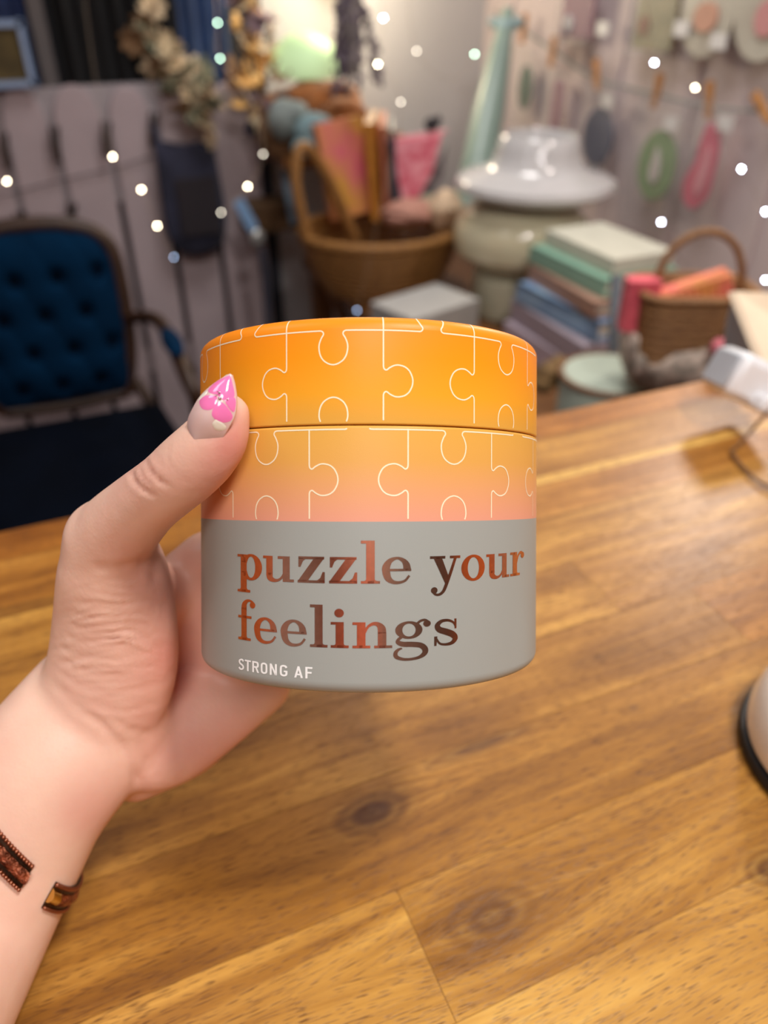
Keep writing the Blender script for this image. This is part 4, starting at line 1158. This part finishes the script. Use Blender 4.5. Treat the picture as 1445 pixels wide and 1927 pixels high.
# corner shelf carrying the lamp
obj('corner_shelf', B((.80, 2.22, -.035), (.42, .36, .03)), brw, smooth=False, label='small brown wall shelf carrying the green mushroom lamp', cat='shelf')
# warm light the lamp gives
for (x, y, Y_, pw, sz) in ((640, -60, 2.32, 8, .10),):
    p = ony(x, y, Y_)
    bm = bmesh.new(); ell(bm, (p.x, p.y, p.z), (.045, .045, .055), 20)
    o = obj('globe_bulb', bm, mat('warm_bulb_glass', (255, 236, 200), .3, emis=(255, 226, 176), estr=6.0), label='glowing warm globe bulb above the green mushroom lamp', cat='bulb')
    l = bpy.data.lights.new('globe_light', 'POINT'); l.energy = pw; l.color = (1, .84, .60); l.shadow_soft_size = .06
    lo = bpy.data.objects.new('globe_light', l); COL.objects.link(lo); lo.location = (p.x, p.y-.075, p.z)
    obj('bulb_flex', ROD([(p.x, p.y, p.z+.05), (p.x, p.y, 1.55)], .003, 6, 2), mat('white_flex', (220, 218, 212), .5), label='white flex from which the globe bulb hangs', cat='cord')
# driftwood / brown plush arrangement
fur = mat('ginger_brown_plush', (150, 92, 44), .9, noise_amt=.35, nscale=40, sheen=.3, bump=1)
fur2 = mat('dark_brown_plush', (104, 74, 46), .9, noise_amt=.3, nscale=40, bump=1)
def lump(name, blobs, m, label, cat):
    bm = bmesh.new(); c0 = P(*blobs[0][0])
    for (q_, s) in blobs:
        c = P(*q_); vs = ell(bm, (0, 0, 0), (1, 1, 1), 20)
        for v in vs:
            k = 1+.12*noise.noise(v.co*3+c*9); v.co = Vector((v.co.x*s[0]*k, v.co.y*s[1]*k, v.co.z*s[2]*k))+c
    return obj(name, bm, m, label=label, cat=cat)
lump('plush_toy', [((590, 180, 1.98), (.075, .05, .036)), ((540, 186, 1.98), (.055, .04, .022)), ((625, 200, 1.98), (.085, .05, .060)), ((648, 240, 1.97), (.075, .05, .07)), ((600, 235, 1.99), (.06, .05, .05))], fur, 'ginger brown plush heap under the green mushroom lamp', 'plush toy')
lump('plush_toy', [((500, 215, 1.99), (.04, .03, .05)), ((515, 248, 1.99), (.04, .03, .055)), ((540, 275, 1.98), (.055, .03, .04))], fur2, 'dark brown plush shape left of the blue-grey felt shapes', 'plush toy')
lump('felt_cloud', [((535, 225, 1.91), (.043, .03, .048)), ((556, 214, 1.91), (.034, .03, .03))], mat('grey_felt', (126, 136, 134), .9, noise_amt=.1), 'pale grey felt shape beside the ginger plush', 'felt ornament')
lump('felt_cloud', [((592, 250, 1.89), (.052, .03, .045)), ((618, 264, 1.89), (.035, .03, .03)), ((575, 278, 1.89), (.035, .03, .025))], mat('blue_grey_felt', (112, 138, 144), .9, noise_amt=.1), 'blue-grey felt shape above the pink and mustard book', 'felt ornament')
# blue strap, blue tag, shelf stub
obj('ribbon_strap', B(P(552, 350, 2.06), (.055, .008, .19), M=Matrix.Rotation(-.12, 4, 'Y')), mat('powder_blue_ribbon', (120, 146, 166), .6), smooth=False, bevel=.002, label='powder blue ribbon hanging down beside the wicker basket handle', cat='ribbon')
obj('shelf_bracket', B(P(512, 402, 2.14), (.16, .10, .075)), mat('dark_brown_wood', (78, 54, 28), .6, noise_amt=.2), smooth=False, bevel=.004, label='dark brown wooden block at the right end of the fence behind the blue tag', cat='block')
tg = empty('hanging_tag', P(468, 410, 2.02), 'light blue tag with silvery bottom hanging at the right end of the fence', 'tag')
obj('card', B(P(463, 405, 2.02), (.030, .006, .085), M=Matrix.Rotation(-.42, 4, 'Y')), mat('light_blue_card', (128, 164, 204), .5), tg, smooth=False, bevel=.002)
bm = bmesh.new(); ell(bm, P(484, 448, 2.02), (.020, .012, .024), 16); obj('charm', bm, mat('silver_charm', (176, 178, 176), .3, metal=.6), tg)
obj('ribbon_tail', ROD([P(492, 470, 2.02), P(500, 540, 2.08), P(505, 640, 2.15)], .010, 6, 4), mat('navy_ribbon', (50, 52, 66), .8), tg)
bm = bmesh.new(); ell(bm, P(473, 243, 2.05), (.018, .012, .020), 12)
obj('felt_ball', bm, mat('navy_felt', (44, 54, 92), .9), label='small navy felt ball hanging from the golden garland', cat='felt ornament')

# dried garlands
def garland(name, path, d_, n, spread, size, mats, label, stem_m, seed=1, flower=True):
    rr = random.Random(seed)
    pts = [P(x, y, d_) for x, y in path]
    e = empty(name, pts[0], label, 'dried flowers')
    obj('stem', ROD(pts, .004, 6, 6), stem_m, e)
    pp = catmull([tuple(p) for p in pts], 12)
    for i in range(n):
        f = (i+.5)/n*(len(pp)-1); p = Vector(pp[int(f)])+RT*rr.gauss(0, spread)+Vector((0, 0, rr.gauss(0, spread)))+FW*rr.gauss(0, spread*.5)
        bm = bmesh.new()
        s = size*rr.uniform(.6, 1.25)
        base = Matrix.Rotation(rr.uniform(0, 6.28), 4, 'Z') @ Matrix.Rotation(rr.uniform(.3, 1.8), 4, 'X')
        npet = 7 if flower else 5
        for k in range(npet):
            Mx = Matrix.Translation(p) @ base @ Matrix.Rotation(2*PI*k/npet, 4, 'Z') @ Matrix.Rotation(-.5, 4, 'Y') @ Matrix.Translation((s*.5, 0, 0))
            vs = bmesh.ops.create_uvsphere(bm, u_segments=8, v_segments=5, radius=1)['verts']
            bmesh.ops.scale(bm, verts=vs, vec=(s*.55, s*.28, s*.07)); bmesh.ops.transform(bm, verts=vs, matrix=Mx)
        ell(bm, p, (s*.18,)*3, 8)
        obj('flower_head', bm, rr.choice(mats), e)
bg1 = mat('beige_dried_petal', (212, 190, 156), .8, noise_amt=.2); bg2 = mat('straw_dried_petal', (214, 196, 162), .8, noise_amt=.2); bg3 = mat('brown_dried_petal', (136, 104, 72), .8, noise_amt=.2); bg4 = mat('sage_dried_leaf', (128, 134, 112), .8, noise_amt=.2)
stm = mat('dry_stem', (84, 70, 48), .8)
garland('dried_garland', [(210, -60), (246, 10), (286, 70), (330, 130), (368, 180), (388, 225)], 1.95, 110, .021, .037, [bg1, bg2, bg3, bg4, bg1], 'beige dried flower garland hanging diagonally over the black cloth', stm, 2)
gd1 = mat('golden_dried_petal', (232, 184, 110), .6, noise_amt=.2); gd2 = mat('mauve_dried_petal', (120, 98, 104), .8, noise_amt=.2)
garland('dried_bunch', [(445, -60), (462, 10), (476, 70), (482, 120), (480, 170), (490, 210)], 1.95, 44, .026, .034, [gd1, gd2, gd1, bg3, bg2], 'golden and mauve dried flower bunch left of the glowing wall', stm, 4)
lv1 = mat('lavender_floret', (88, 76, 88), .9, noise_amt=.3); lv2 = mat('grey_lavender_floret', (120, 110, 108), .9, noise_amt=.3)
# dried lavender bunch: spikes made of florets
rr = random.Random(9)
e = empty('dried_lavender', P(665, 20, 1.75), 'dark dried lavender bunch hanging upside down in front of the glowing wall', 'dried flowers')
for k in range(34):
    x0 = 665+rr.gauss(0, 9); x1 = 662+rr.gauss(0, 20); y1 = rr.uniform(60, 185); d_ = 1.75+rr.gauss(0, .015)
    a = P(x0, -60, d_); b = P(x1, y1, d_)
    bm = bmesh.new(); rod(bm, [a, (a+b)/2, b], .0012, 5, 3)
    for t in range(22):
        f = .35+.65*t/22; p = a.lerp(b, f)+Vector((rr.gauss(0, .005), rr.gauss(0, .005), rr.gauss(0, .002)))
        ell(bm, p, (.0052, .0052, .0065), 6)
    obj('spike', bm, rr.choice([lv1, lv1, lv2]), e)

# ------------------------------------------------------------------ pottery in the corner
pc = P(990, 500, 1.76); px_, py_ = pc.x, pc.y+.03
glz = mat('glossy_white_glaze', (190, 188, 188), .16, noise_amt=.02, coat=.6)
crm = mat('glossy_cream_glaze', (206, 200, 170), .2, noise_amt=.04, nscale=20, coat=.5)
z0 = P(1000, 402, 1.60).z
bm = bmesh.new(); lathe(bm, [(.05, 0), (.135, .006), (.168, .022), (.176, .030), (.172, .042), (.150, .054), (.114, .062), (.099, .074), (.090, .100), (.083, .126), (.078, .130), (.074, .120), (.074, .09), (0.001, .08)], (px_+.02, py_, z0), 64)
obj('brimmed_pot', bm, glz, label='glossy white ceramic pot with a wide flared brim, topmost of the stack', cat='pot')
z1 = z0-.145
bm = bmesh.new(); lathe(bm, [(.06, 0), (.110, .010), (.146, .040), (.152, .075), (.142, .110), (.112, .137), (.07, .144), (0.001, .144)], (px_-.005, py_, z1), 64)
obj('round_pot', bm, crm, label='rounded cream ceramic pot directly under the white brimmed one', cat='pot')
bm = bmesh.new(); lathe(bm, [(.085, 0), (.09, .01), (.088, z1+.3-.015), (.07, z1+.3-.001), (0.001, z1+.3-.001)], (px_-.02, py_, -.30), 48)
obj('pot_stand', bm, mat('pale_cream_glaze', (196, 196, 172), .3, coat=.3), label='pale cream cylinder stand at the bottom of the pottery stack', cat='stand')
obj('white_box', B((P(800, 575, 1.70).x, P(800, 575, 1.70).y, -.264), (.20, .14, .070), rz=.3), mat('grey_white_card', (168, 166, 162), .7), smooth=False, bevel=.003, label='greyish white box below the wicker basket, behind the orange lid', cat='box')
# mint cone vase
a = P(893, 345, 1.95); b = P(957, 20, 1.95)
cn = empty('cone_ornament', a, 'tall slender mint green cone standing in the corner beside the white brimmed pot', 'ornament')
ax_ = (b-a).normalized(); Mq = Matrix.Translation(a) @ ax_.to_track_quat('Z', 'Y').to_matrix().to_4x4(); Lc = (b-a).length
bm = bmesh.new(); lathe(bm, [(.044, -.10), (.044, 0), (.040, Lc*.4), (.030, Lc*.7), (.018, Lc*.92), (.015, Lc)], (0, 0, 0), 32, M=Mq); obj('cone', bm, mat('mint_glaze', (132, 152, 142), .35, noise_amt=.08, nscale=8), cn)
bm = bmesh.new(); ell(bm, Mq @ Vector((0, 0, Lc*.90)), (.028, .02, .022), 14); ell(bm, Mq @ Vector((.03, 0, Lc*.93)), (.018, .012, .014), 12); ell(bm, Mq @ Vector((-.03, 0, Lc*.93)), (.018, .012, .014), 12); obj('bow', bm, mat('pale_aqua_ribbon', (150, 176, 178), .5), cn)

# ------------------------------------------------------------------ stack of books and boxes
SZ = -.30
def flat(name, c, dx, dy, z0_, z1_, rz, m, label, cat, group=None, pages=False):
    e = empty(name, (c[0], c[1], z0_), label, cat, group)
    if pages:
        bm = bmesh.new()
        for zz in (z0_+.003, z1_-.003): box(bm, (c[0], c[1], zz), (dx, dy, .006), rz=rz)
        off_ = Matrix.Rotation(rz, 3, 'Z') @ Vector((-dx/2+.003, 0, 0)); box(bm, (c[0]+off_.x, c[1]+off_.y, (z0_+z1_)/2), (.006, dy, z1_-z0_), rz=rz)
        obj('cover', bm, m, e, smooth=False)
        obj('pages', B((c[0], c[1], (z0_+z1_)/2), (dx-.014, dy-.014, z1_-z0_-.013), rz=rz), paper, e, smooth=False)
    else:
        obj('case', B((c[0], c[1], (z0_+z1_)/2), (dx, dy, z1_-z0_), rz=rz), m, e, smooth=False, bevel=.003)
    return e
st = P(1100, 560, 1.52); gx, gy = st.x+.02, st.y
grp = 'boxes and books in the stack beside the pottery'
flat('flat_box', (gx, gy), .22, .28, SZ, SZ+.055, .05, mat('lavender_card', (172, 158, 170), .7), 'lavender box, lowest of the stack right of the pottery', 'box', grp)
flat('flat_box', (gx, gy), .21, .27, SZ+.056, SZ+.100, -.02, mat('mauve_grey_card', (158, 146, 156), .7), 'mauve grey box directly under the blue book', 'box', grp)
flat('book', (gx-.005, gy), .18, .25, SZ+.101, SZ+.140, .08, mat('sky_blue_cover', (142, 172, 200), .5, c2=(84, 116, 168), nscale=8), 'sky blue book in the middle of the stack', 'book', grp, True)
flat('book', (gx+.01, gy), .18, .24, SZ+.141, SZ+.172, -.05, mat('terracotta_cover', (170, 134, 116), .5), 'dull terracotta book under the mint green one', 'book', grp, True)
flat('book', (gx+.02, gy+.02), .17, .24, SZ+.173, SZ+.206, .04, mat('mint_cover', (136, 176, 156), .5), 'mint green book near the top of the stack', 'book', grp, True)
flat('flat_box', (gx+.03, gy+.02), .14, .22, SZ+.207, SZ+.238, .02, mat('ivory_card', (198, 196, 180), .7), 'ivory box topmost on the stack', 'box', grp)
# pale green round tin with brown rim and small gold ornament in front of the stack
tp0 = P(1118, 720, 1.22); 
bm = bmesh.new(); lathe(bm, [(.075, 0), (.078, .01), (.078, .130), (.074, .140), (.001, .143)], (tp0.x+.03, tp0.y, -.30), 40)
tn = empty('round_tin', (tp0.x+.03, tp0.y, -.30), 'pale green round tin with brown rim just behind the counter edge', 'tin')
obj('body', bm, mat('pale_green_tin', (172, 184, 170), .4), tn)
pts = [(tp0.x+.03+.078*math.cos(t), tp0.y+.078*math.sin(t), -.30+.137) for t in [2*PI*i/24 for i in range(25)]]
obj('rim', ROD(pts, .005, 6, 2), mat('brown_rim', (120, 84, 58), .5), tn)
lump('felt_ornament', [((1035, 705, 1.28), (.026, .02, .024)), ((1050, 690, 1.28), (.016, .016, .02)), ((1022, 722, 1.28), (.018, .018, .018))], mat('olive_gold_felt', (124, 96, 58), .8, noise_amt=.3), 'small olive gold ornament between orange lid and pale green tin', 'ornament')
obj('grey_post', ROD([P(1160, 520, 1.30), P(1155, 640, 1.30), P(1150, 760, 1.30)], .010, 10, 2), mat('slate_metal', (92, 98, 106), .5), label='slim slate grey post left of the small handled basket', cat='post')

# ------------------------------------------------------------------ small handled basket on the right
hb0 = P(1268, 708, 1.16)
b2 = empty('handled_basket', (hb0.x, hb0.y, hb0.z), 'small wicker basket with tall hoop handle, pink pleated cloths inside, behind the counter', 'basket')
obj('wooden_crate', B((hb0.x+.03, hb0.y+.0, (hb0.z-.302)/2), (.12, .10, hb0.z+.298), rz=-YAW), brw, label='brown wooden crate under the small handled basket, behind the counter edge', cat='crate', smooth=False)
r2 = RT*1.0; f2 = Vector((FW.x, FW.y, 0)).normalized()
wk2 = wicker('dark_wicker', (120, 82, 48), (156, 112, 66), 80)
bw, bd, bh = .078, .055, .135
def bpt(u, v, z): return hb0+r2*u+f2*v+Vector((0, 0, z))
bm = bmesh.new()
rows = 11
for j in range(rows):
    z = bh*(j+.5)/rows; k = .86+.14*j/rows
    loop = []
    for i in range(33):
        a = 2*PI*i/32; cx_ = math.copysign(abs(math.cos(a))**.45, math.cos(a)); sy_ = math.copysign(abs(math.sin(a))**.45, math.sin(a))
        loop.append(bpt(bw*k*cx_+.0015*math.sin(i*PI+j*PI)*0, bd*k*sy_, z))
    rod(bm, loop, bh/rows*.56, 6, 1)
for i in range(24):
    a = 2*PI*i/24; cx_ = math.copysign(abs(math.cos(a))**.45, math.cos(a)); sy_ = math.copysign(abs(math.sin(a))**.45, math.sin(a))
    rod(bm, [bpt(bw*.87*cx_, bd*.87*sy_, 0), bpt(bw*1.01*cx_, bd*1.01*sy_, bh)], .0035, 5, 1)
vs = box(bm, bpt(0, 0, .004), (bw*1.6, bd*1.6, .008), rz=-YAW)
obj('body', bm, wk2, b2)
loop = [bpt(bw*1.03*math.copysign(abs(math.cos(2*PI*i/32))**.45, math.cos(2*PI*i/32)), bd*1.03*math.copysign(abs(math.sin(2*PI*i/32))**.45, math.sin(2*PI*i/32)), bh) for i in range(33)]
obj('rim', ROD(loop, .006, 8, 1), wk2, b2)
hp = [bpt(-.052*1.15, .0, bh-.01), bpt(-.055, 0, bh+.02), bpt(-.045, 0, bh+.05), bpt(-.02, 0, bh+.072), bpt(.012, 0, bh+.076), bpt(.042, 0, bh+.058), bpt(.060, 0, bh+.025), bpt(.066, 0, bh-.01)]
obj('handle', ROD(hp, .0052, 8, 6), wk2, b2)
lf = mat('floral_lining', (232, 212, 196), .8, c2=(156, 146, 134), nscale=60)
bm = bmesh.new()
for i in range(33):
    pass
n = 60; ring = []
for k, (zz, kk) in enumerate(((.005, .93), (.040, 1.03), (.080, 1.07))):
    ring.append([bm.verts.new(bpt((bw*kk+.004*math.sin(i*1.3))*math.copysign(abs(math.cos(2*PI*i/n))**.45, math.cos(2*PI*i/n)), (bd*kk+.006+.003*math.sin(i*1.7))*math.copysign(abs(math.sin(2*PI*i/n))**.45, math.sin(2*PI*i/n)), zz-((.018*math.sin(i*.35)+.02*math.cos(2*PI*i/n+2.6)) if k == 2 else 0))) for i in range(n)])
for a, b in zip(ring, ring[1:]):
    for i in range(n): bm.faces.new((a[i], a[(i+1) % n], b[(i+1) % n], b[i]))
o = obj('floral_cloth', bm, lf, b2, label='cream floral cloth wrapped around the lower half')
sm = o.modifiers.new('s', 'SOLIDIFY'); sm.thickness = .002
pkc = mat('coral_pink_cloth', (232, 104, 116), .75, c2=(206, 84, 98), nscale=60)
pkc2 = mat('coral_cloth_with_gold_edge', (236, 120, 112), .75, c2=(222, 150, 84), nscale=26)
def pleated(name, c, w_, h_, t_, rot, m, label, folds=12):
    bm = bmesh.new(); n = folds*6; L_ = []
    for s in (-1, 1):
        L_.append([[bm.verts.new(c+(r2*math.cos(rot)+Vector((0, 0, math.sin(rot))))*(w_*(i/n-.5))+(Vector((0, 0, math.cos(rot)))-r2*math.sin(rot))*(h_*(j-.5))-f2*(s*t_/2+s*.003*abs(math.sin(i/n*folds*PI)))) for i in range(n+1)] for j in (0, .5, 1)])
    for G in L_:
        for j in range(2):
            for i in range(n): bm.faces.new((G[j][i], G[j][i+1], G[j+1][i+1], G[j+1][i]))
    for j in (0, 2):
        for i in range(n): bm.faces.new((L_[0][j][i], L_[0][j][i+1], L_[1][j][i+1], L_[1][j][i]))
    for i in (0, n):
        for j in range(2): bm.faces.new((L_[0][j][i], L_[0][j+1][i], L_[1][j+1][i], L_[1][j][i]))
    return obj(name, bm, m, label=label, cat='cloth')
pleated('pleated_cloth', P(1202, 572, 1.085), .046, .072, .025, .0, pkc, 'coral pink pleated cloth at the left side of the small handled basket', 4)
pleated('pleated_cloth', P(1290, 574, 1.085), .122, .060, .03, .34, pkc2, 'coral and gold pleated cloth lying diagonally across the small handled basket', 12)
bm = bmesh.new(); ell(bm, P(1352, 652, 1.05), (.012, .01, .012), 12)
obj('pompom', bm, mat('pink_pompom', (226, 128, 140), .9), label='small pink pompom between the handled basket and the white plug adapter', cat='pompom')

# ------------------------------------------------------------------ right wall: rows of hanging packs
pgl = peg_proto(peg_wood, 'clothes_peg')
WX = XR-.03
def on_right(x, y, dx=0.0): return onx(x, y, WX-dx)
Mwall = Matrix.Rotation(-PI/2, 4, 'Z')       # local x -> -y along the wall, local y -> towards +x
def face_right(p, tilt=0): return Matrix.Translation(p) @ Mwall @ Matrix.Rotation(tilt, 4, 'Y')
plist = [(985, 55, .1, 'light wooden clothes peg nearest the mint green cone on the wall line'), (1040, 98, .1, 'light wooden clothes peg above the dark green badge pack'), (1122, 142, -.3, 'light wooden clothes peg holding the navy oval pack'),
         (1236, 173, .05, 'light wooden clothes peg holding the green badge pack'), (1334, 190, -.25, 'light wooden clothes peg holding the red badge pack'), (1434, 204, -.9, 'light wooden clothes peg lying sideways at the right edge of the line')]
for x, y, t, lb in plist: put(pgl, face_right(on_right(x, y, .012), t), lb, 'clothes peg', 'light pegs on the wall line')
obj('wall_line', ROD([on_right(930, 20, .005), on_right(1040, 95, .005), on_right(1122, 148, .005), on_right(1236, 178, .005), on_right(1334, 202, .005), on_right(1445, 210, .005), on_right(1600, 212, .005)], .003, 6, 6), mat('grey_green_cord', (128, 134, 128), .8), label='grey green cord strung across the right wall', cat='string')
cello = mat('cloudy_cellophane', (190, 188, 188), .25, alpha=.10)
cardw = mat('white_price_card', (226, 224, 222), .5); cardg = mat('grey_header_card', (150, 148, 146), .6)
def wall_prism(pts, t, cen): 
    bm = bmesh.new(); prism(bm, pts, t, Matrix.Translation(cen) @ Mwall @ Matrix.Rotation(PI/2, 4, 'X')); return bm
def pack(x, y, w_, h_, shape, m, label, name='badge_pack', sleeve=True, tagpos=None, sub=None, cat='badge pack', dx=.006):
    c = on_right(x, y, dx)
    e = empty(name, c, label, cat, 'packs hanging on the right wall')
    obj('badge', wall_prism(shape, .008, c-Vector((.004, 0, 0))), m, e, bevel=.002)
    if sub:
        pts2, m2 = sub; obj('motif', wall_prism(pts2, .006, c-Vector((.010, 0, 0))), m2, e)
    if sleeve:
        obj('sleeve', wall_prism([(-w_/2, -h_/2), (w_/2, -h_/2), (w_/2, h_/2), (-w_/2, h_/2)], .002, c-Vector((.018, 0, 0))), cello, e, smooth=False)
    if tagpos:
        t = on_right(*tagpos, .02); obj('price_card', wall_prism([(-.022, -.014), (.022, -.014), (.022, .014), (-.022, .014)], .002, t), cardw, e, smooth=False)
    return e
def S(pts, k=1): return [tuple(p) for p in catmull([(a*k, b*k) for a, b in pts]+[(pts[0][0]*k, pts[0][1]*k)], 4)][:-1]
pack(991, 165, .13, .20, circ(.032, .055, 24), mat('dark_green_enamel', (70, 96, 82), .4), 'dark green oval badge in a clear sleeve, nearest the corner')
pack(1050, 200, .10, .17, S([(-.02, .06), (.02, .055), (.028, 0), (.02, -.06), (-.02, -.055), (-.026, 0)]), mat('dusty_rose_enamel', (150, 112, 124), .5), 'dusty rose slim badge between the dark green and navy ones')
pack(1127, 258, .14, .24, circ(.060, .066, 28), mat('slate_navy_enamel', (88, 92, 112), .5), 'slate navy oval badge pack hanging under its peg beside the white pot', tagpos=(1142, 190))
pack(1238, 312, .17, .28, circ(.062, .074, 30), mat('leaf_green_enamel', (122, 150, 102), .5), 'round leaf green badge with white drop, hanging in a clear sleeve', tagpos=(1262, 232), sub=(S([(.0, .042), (.016, .01), (.018, -.02), (.004, -.036), (-.012, -.022), (-.010, .008)]), mat('white_motif', (206, 198, 196), .5)))
pack(1325, 318, .15, .26, S([(-.012, .086), (.014, .088), (.032, .05), (.034, 0), (.030, -.05), (.0, -.082), (-.036, -.070), (-.046, -.03), (-.026, .010), (-.022, .05)]), mat('raspberry_enamel', (204, 92, 116), .45), 'raspberry red bean shaped badge hanging in a clear sleeve', tagpos=(1364, 232), sub=(S([(.008, .05), (.02, .03), (.02, -.02), (.006, -.05), (-.006, -.03), (.002, .01)]), mat('pink_motif', (222, 150, 160), .5)))
for (x, y, w2, h2, m2, lb, sb) in ((1092, 18, .13, .12, mat('plum_card', (146, 108, 122), .6), 'plum pink pack at the top of the right wall, leftmost of the upper row', mat('white_dot_motif', (200, 200, 204), .5)),
                              (1240, 18, .13, .15, mat('olive_card', (150, 146, 116), .6, c2=(176, 166, 132), nscale=30), 'olive patterned pack in the upper row, next to the plum one', mat('rust_motif', (140, 92, 68), .5))):
    pack(x, y, w2+.02, h2+.03, [(-w2/2, -h2/2), (w2/2, -h2/2), (w2/2, h2/2), (-w2/2, h2/2)], m2, lb, sub=(circ(.018, .018, 16, -.03, -.03), sb), tagpos=(x+42, y+36))
gls = mat('pale_rimmed_plaque', (196, 192, 178), .35, c2=(176, 168, 156), nscale=12)
pack(1340, 10, .18, .20, circ(.078, .092, 36), gls, 'pale oval plaque with peach motif in the upper row', name='oval_plaque', sleeve=False, tagpos=(1352, 78), sub=(circ(.034, .026, 20, 0, -.02), mat('peach_motif', (206, 158, 136), .6)), cat='plaque')
pack(1450, 10, .18, .20, circ(.078, .092, 36), gls, 'pale oval plaque cut off by the right edge of the photo', name='oval_plaque', sleeve=False, sub=(circ(.03, .03, 20, .01, -.02), mat('rose_motif', (206, 146, 146), .6)), cat='plaque')
for (x, y) in ((1340, 10), (1450, 10)):
    pass

# ------------------------------------------------------------------ fairy lights
wire_m = mat('clear_copper_wire', (150, 130, 110), .4, metal=1)
blb = {'warm': mat('warm_led', (255, 240, 210), .3, emis=(255, 240, 206), estr=46), 'green': mat('cool_green_led', (200, 230, 210), .3, emis=(190, 232, 206), estr=30), 'cool': mat('cool_white_led', (230, 235, 255), .3, emis=(226, 232, 255), estr=62), 'dim': mat('dim_led', (220, 214, 200), .3, emis=(236, 226, 206), estr=14), 'blue': mat('dim_blue_led', (160, 176, 200), .3, emis=(150, 172, 206), estr=14)}
strands = [
 ('fairy lights strand in front of the picket fence, from peg to pouch bottom', 1.62, [(150, -80, None), (178, 140, None), (212, 295, 'warm'), (266, 357, 'warm'), (296, 425, 'warm'), (327, 484, 'blue')]),
 ('fairy lights strand at the far left edge', 1.62, [(-40, -80, None), (-12, 150, None), (13, 341, 'warm')]),
 ('fairy lights strand from the blue cloth down to the tag', 1.62, [(402, -80, None), (409, 43, 'green'), (414, 110, 'green'), (478, 200, None), (495, 290, 'dim'), (466, 351, 'warm'), (416, 400, 'dim')]),
 ('fairy lights strand beside the glowing wall', 1.60, [(700, -80, None), (721, 34, 'cool'), (711, 121, 'warm'), (754, 192, 'dim'), (715, 400, None), (672, 584, 'blue')]),
 ('fairy lights strand in front of the grey corner', 1.60, [(760, -80, None), (784, 96, 'dim'), (850, 150, None), (893, 102, 'green'), (985, -80, None)]),
 ('fairy lights strand in front of the green and red badges', 1.35, [(1215, -80, None), (1231, 118, 'cool'), (1308, 165, 'warm'), (1395, 318, 'cool'), (1440, 398, 'cool')]),
 ('fairy lights strand looping down to the coral cloth', 1.25, [(1215, -90, None), (1222, 200, None), (1244, 418, 'cool'), (1290, 500, None), (1348, 555, 'cool'), (1400, 560, None), (1440, 527, 'cool'), (1520, 400, None), (1560, -80, None)]),
]
for lb, d_, pts in strands:
    pp = [P(x, y, d_) for x, y, _ in pts]
    e = empty('fairy_lights', pp[0], lb, 'fairy lights', 'fairy light strands')
    obj('wire', ROD(pp, .0004, 5, 8), wire_m, e)
    for p, (x, y, k) in zip(pp, pts):
        if k:
            bm = bmesh.new(); ell(bm, p, (.0021*d_/1.6,)*3, 10); obj('bulb', bm, blb[k], e)

# ------------------------------------------------------------------ rest of the shop behind the camera, plus furniture added for foil reflections
obj('wall_front', B((0, -1.56, 0.3), (4.4, 0.12, 2.4)), mat('shop_front_paint', (84, 84, 88), .8), kind='structure', smooth=False)
obj('wall_left', B((-2.06, 0.43, 0.3), (0.12, 3.98, 2.4)), mat('left_wall_paint', (196, 204, 216), .8), kind='structure', smooth=False)
obj('ceiling', B((0, 0.43, 1.55), (4.4, 4.1, 0.1)), mat('ceiling_paint', (190, 190, 192), .85), kind='structure', smooth=False)
owd = mat('orange_varnished_wood', (230, 138, 66), .5, noise_amt=.15, nscale=10)
for nm, c, sz, lb in (('reflection_cabinet', (-1.86, 0.50, -0.06), (.26, 1.0, 1.66), 'unseen orange varnished cupboard added at the left wall for the foil to reflect'),
                      ('reflection_cabinet', (1.22, -0.85, -0.10), (.24, .8, 1.58), 'unseen orange varnished cupboard added at the right wall for the foil to reflect')):
    e = empty(nm, (c[0], c[1], FLOOR), lb, 'reflection_cabinet')  # unseen cupboards, added to give the foil its copper bands
    obj('body', B(c, sz), owd, e, bevel=.006, smooth=False)
    for k in (-1, 1):
        f = obj('door', B((c[0]+(-1 if c[0] > 0 else 1)*(sz[0]/2+.009), c[1]+k*sz[1]*.25, c[2]), (.018, sz[1]*.48, sz[2]*.94)), owd, e, bevel=.003, smooth=False)
        bm = bmesh.new(); ell(bm, (c[0]+(-1 if c[0] > 0 else 1)*(sz[0]/2+.03), c[1]+k*.04, c[2]+.1), (.014,)*3, 10); obj('knob', bm, brass, f)
curtain(-1.9, -0.45, -0.6, 1.49, -1.46, mat('terracotta_curtain', (206, 104, 56), .85, noise_amt=.1), 'reflection_curtain', 'unseen terracotta curtain added behind the camera for the foil to reflect', 12, .02)  # added out of view so its orange shows in the foil
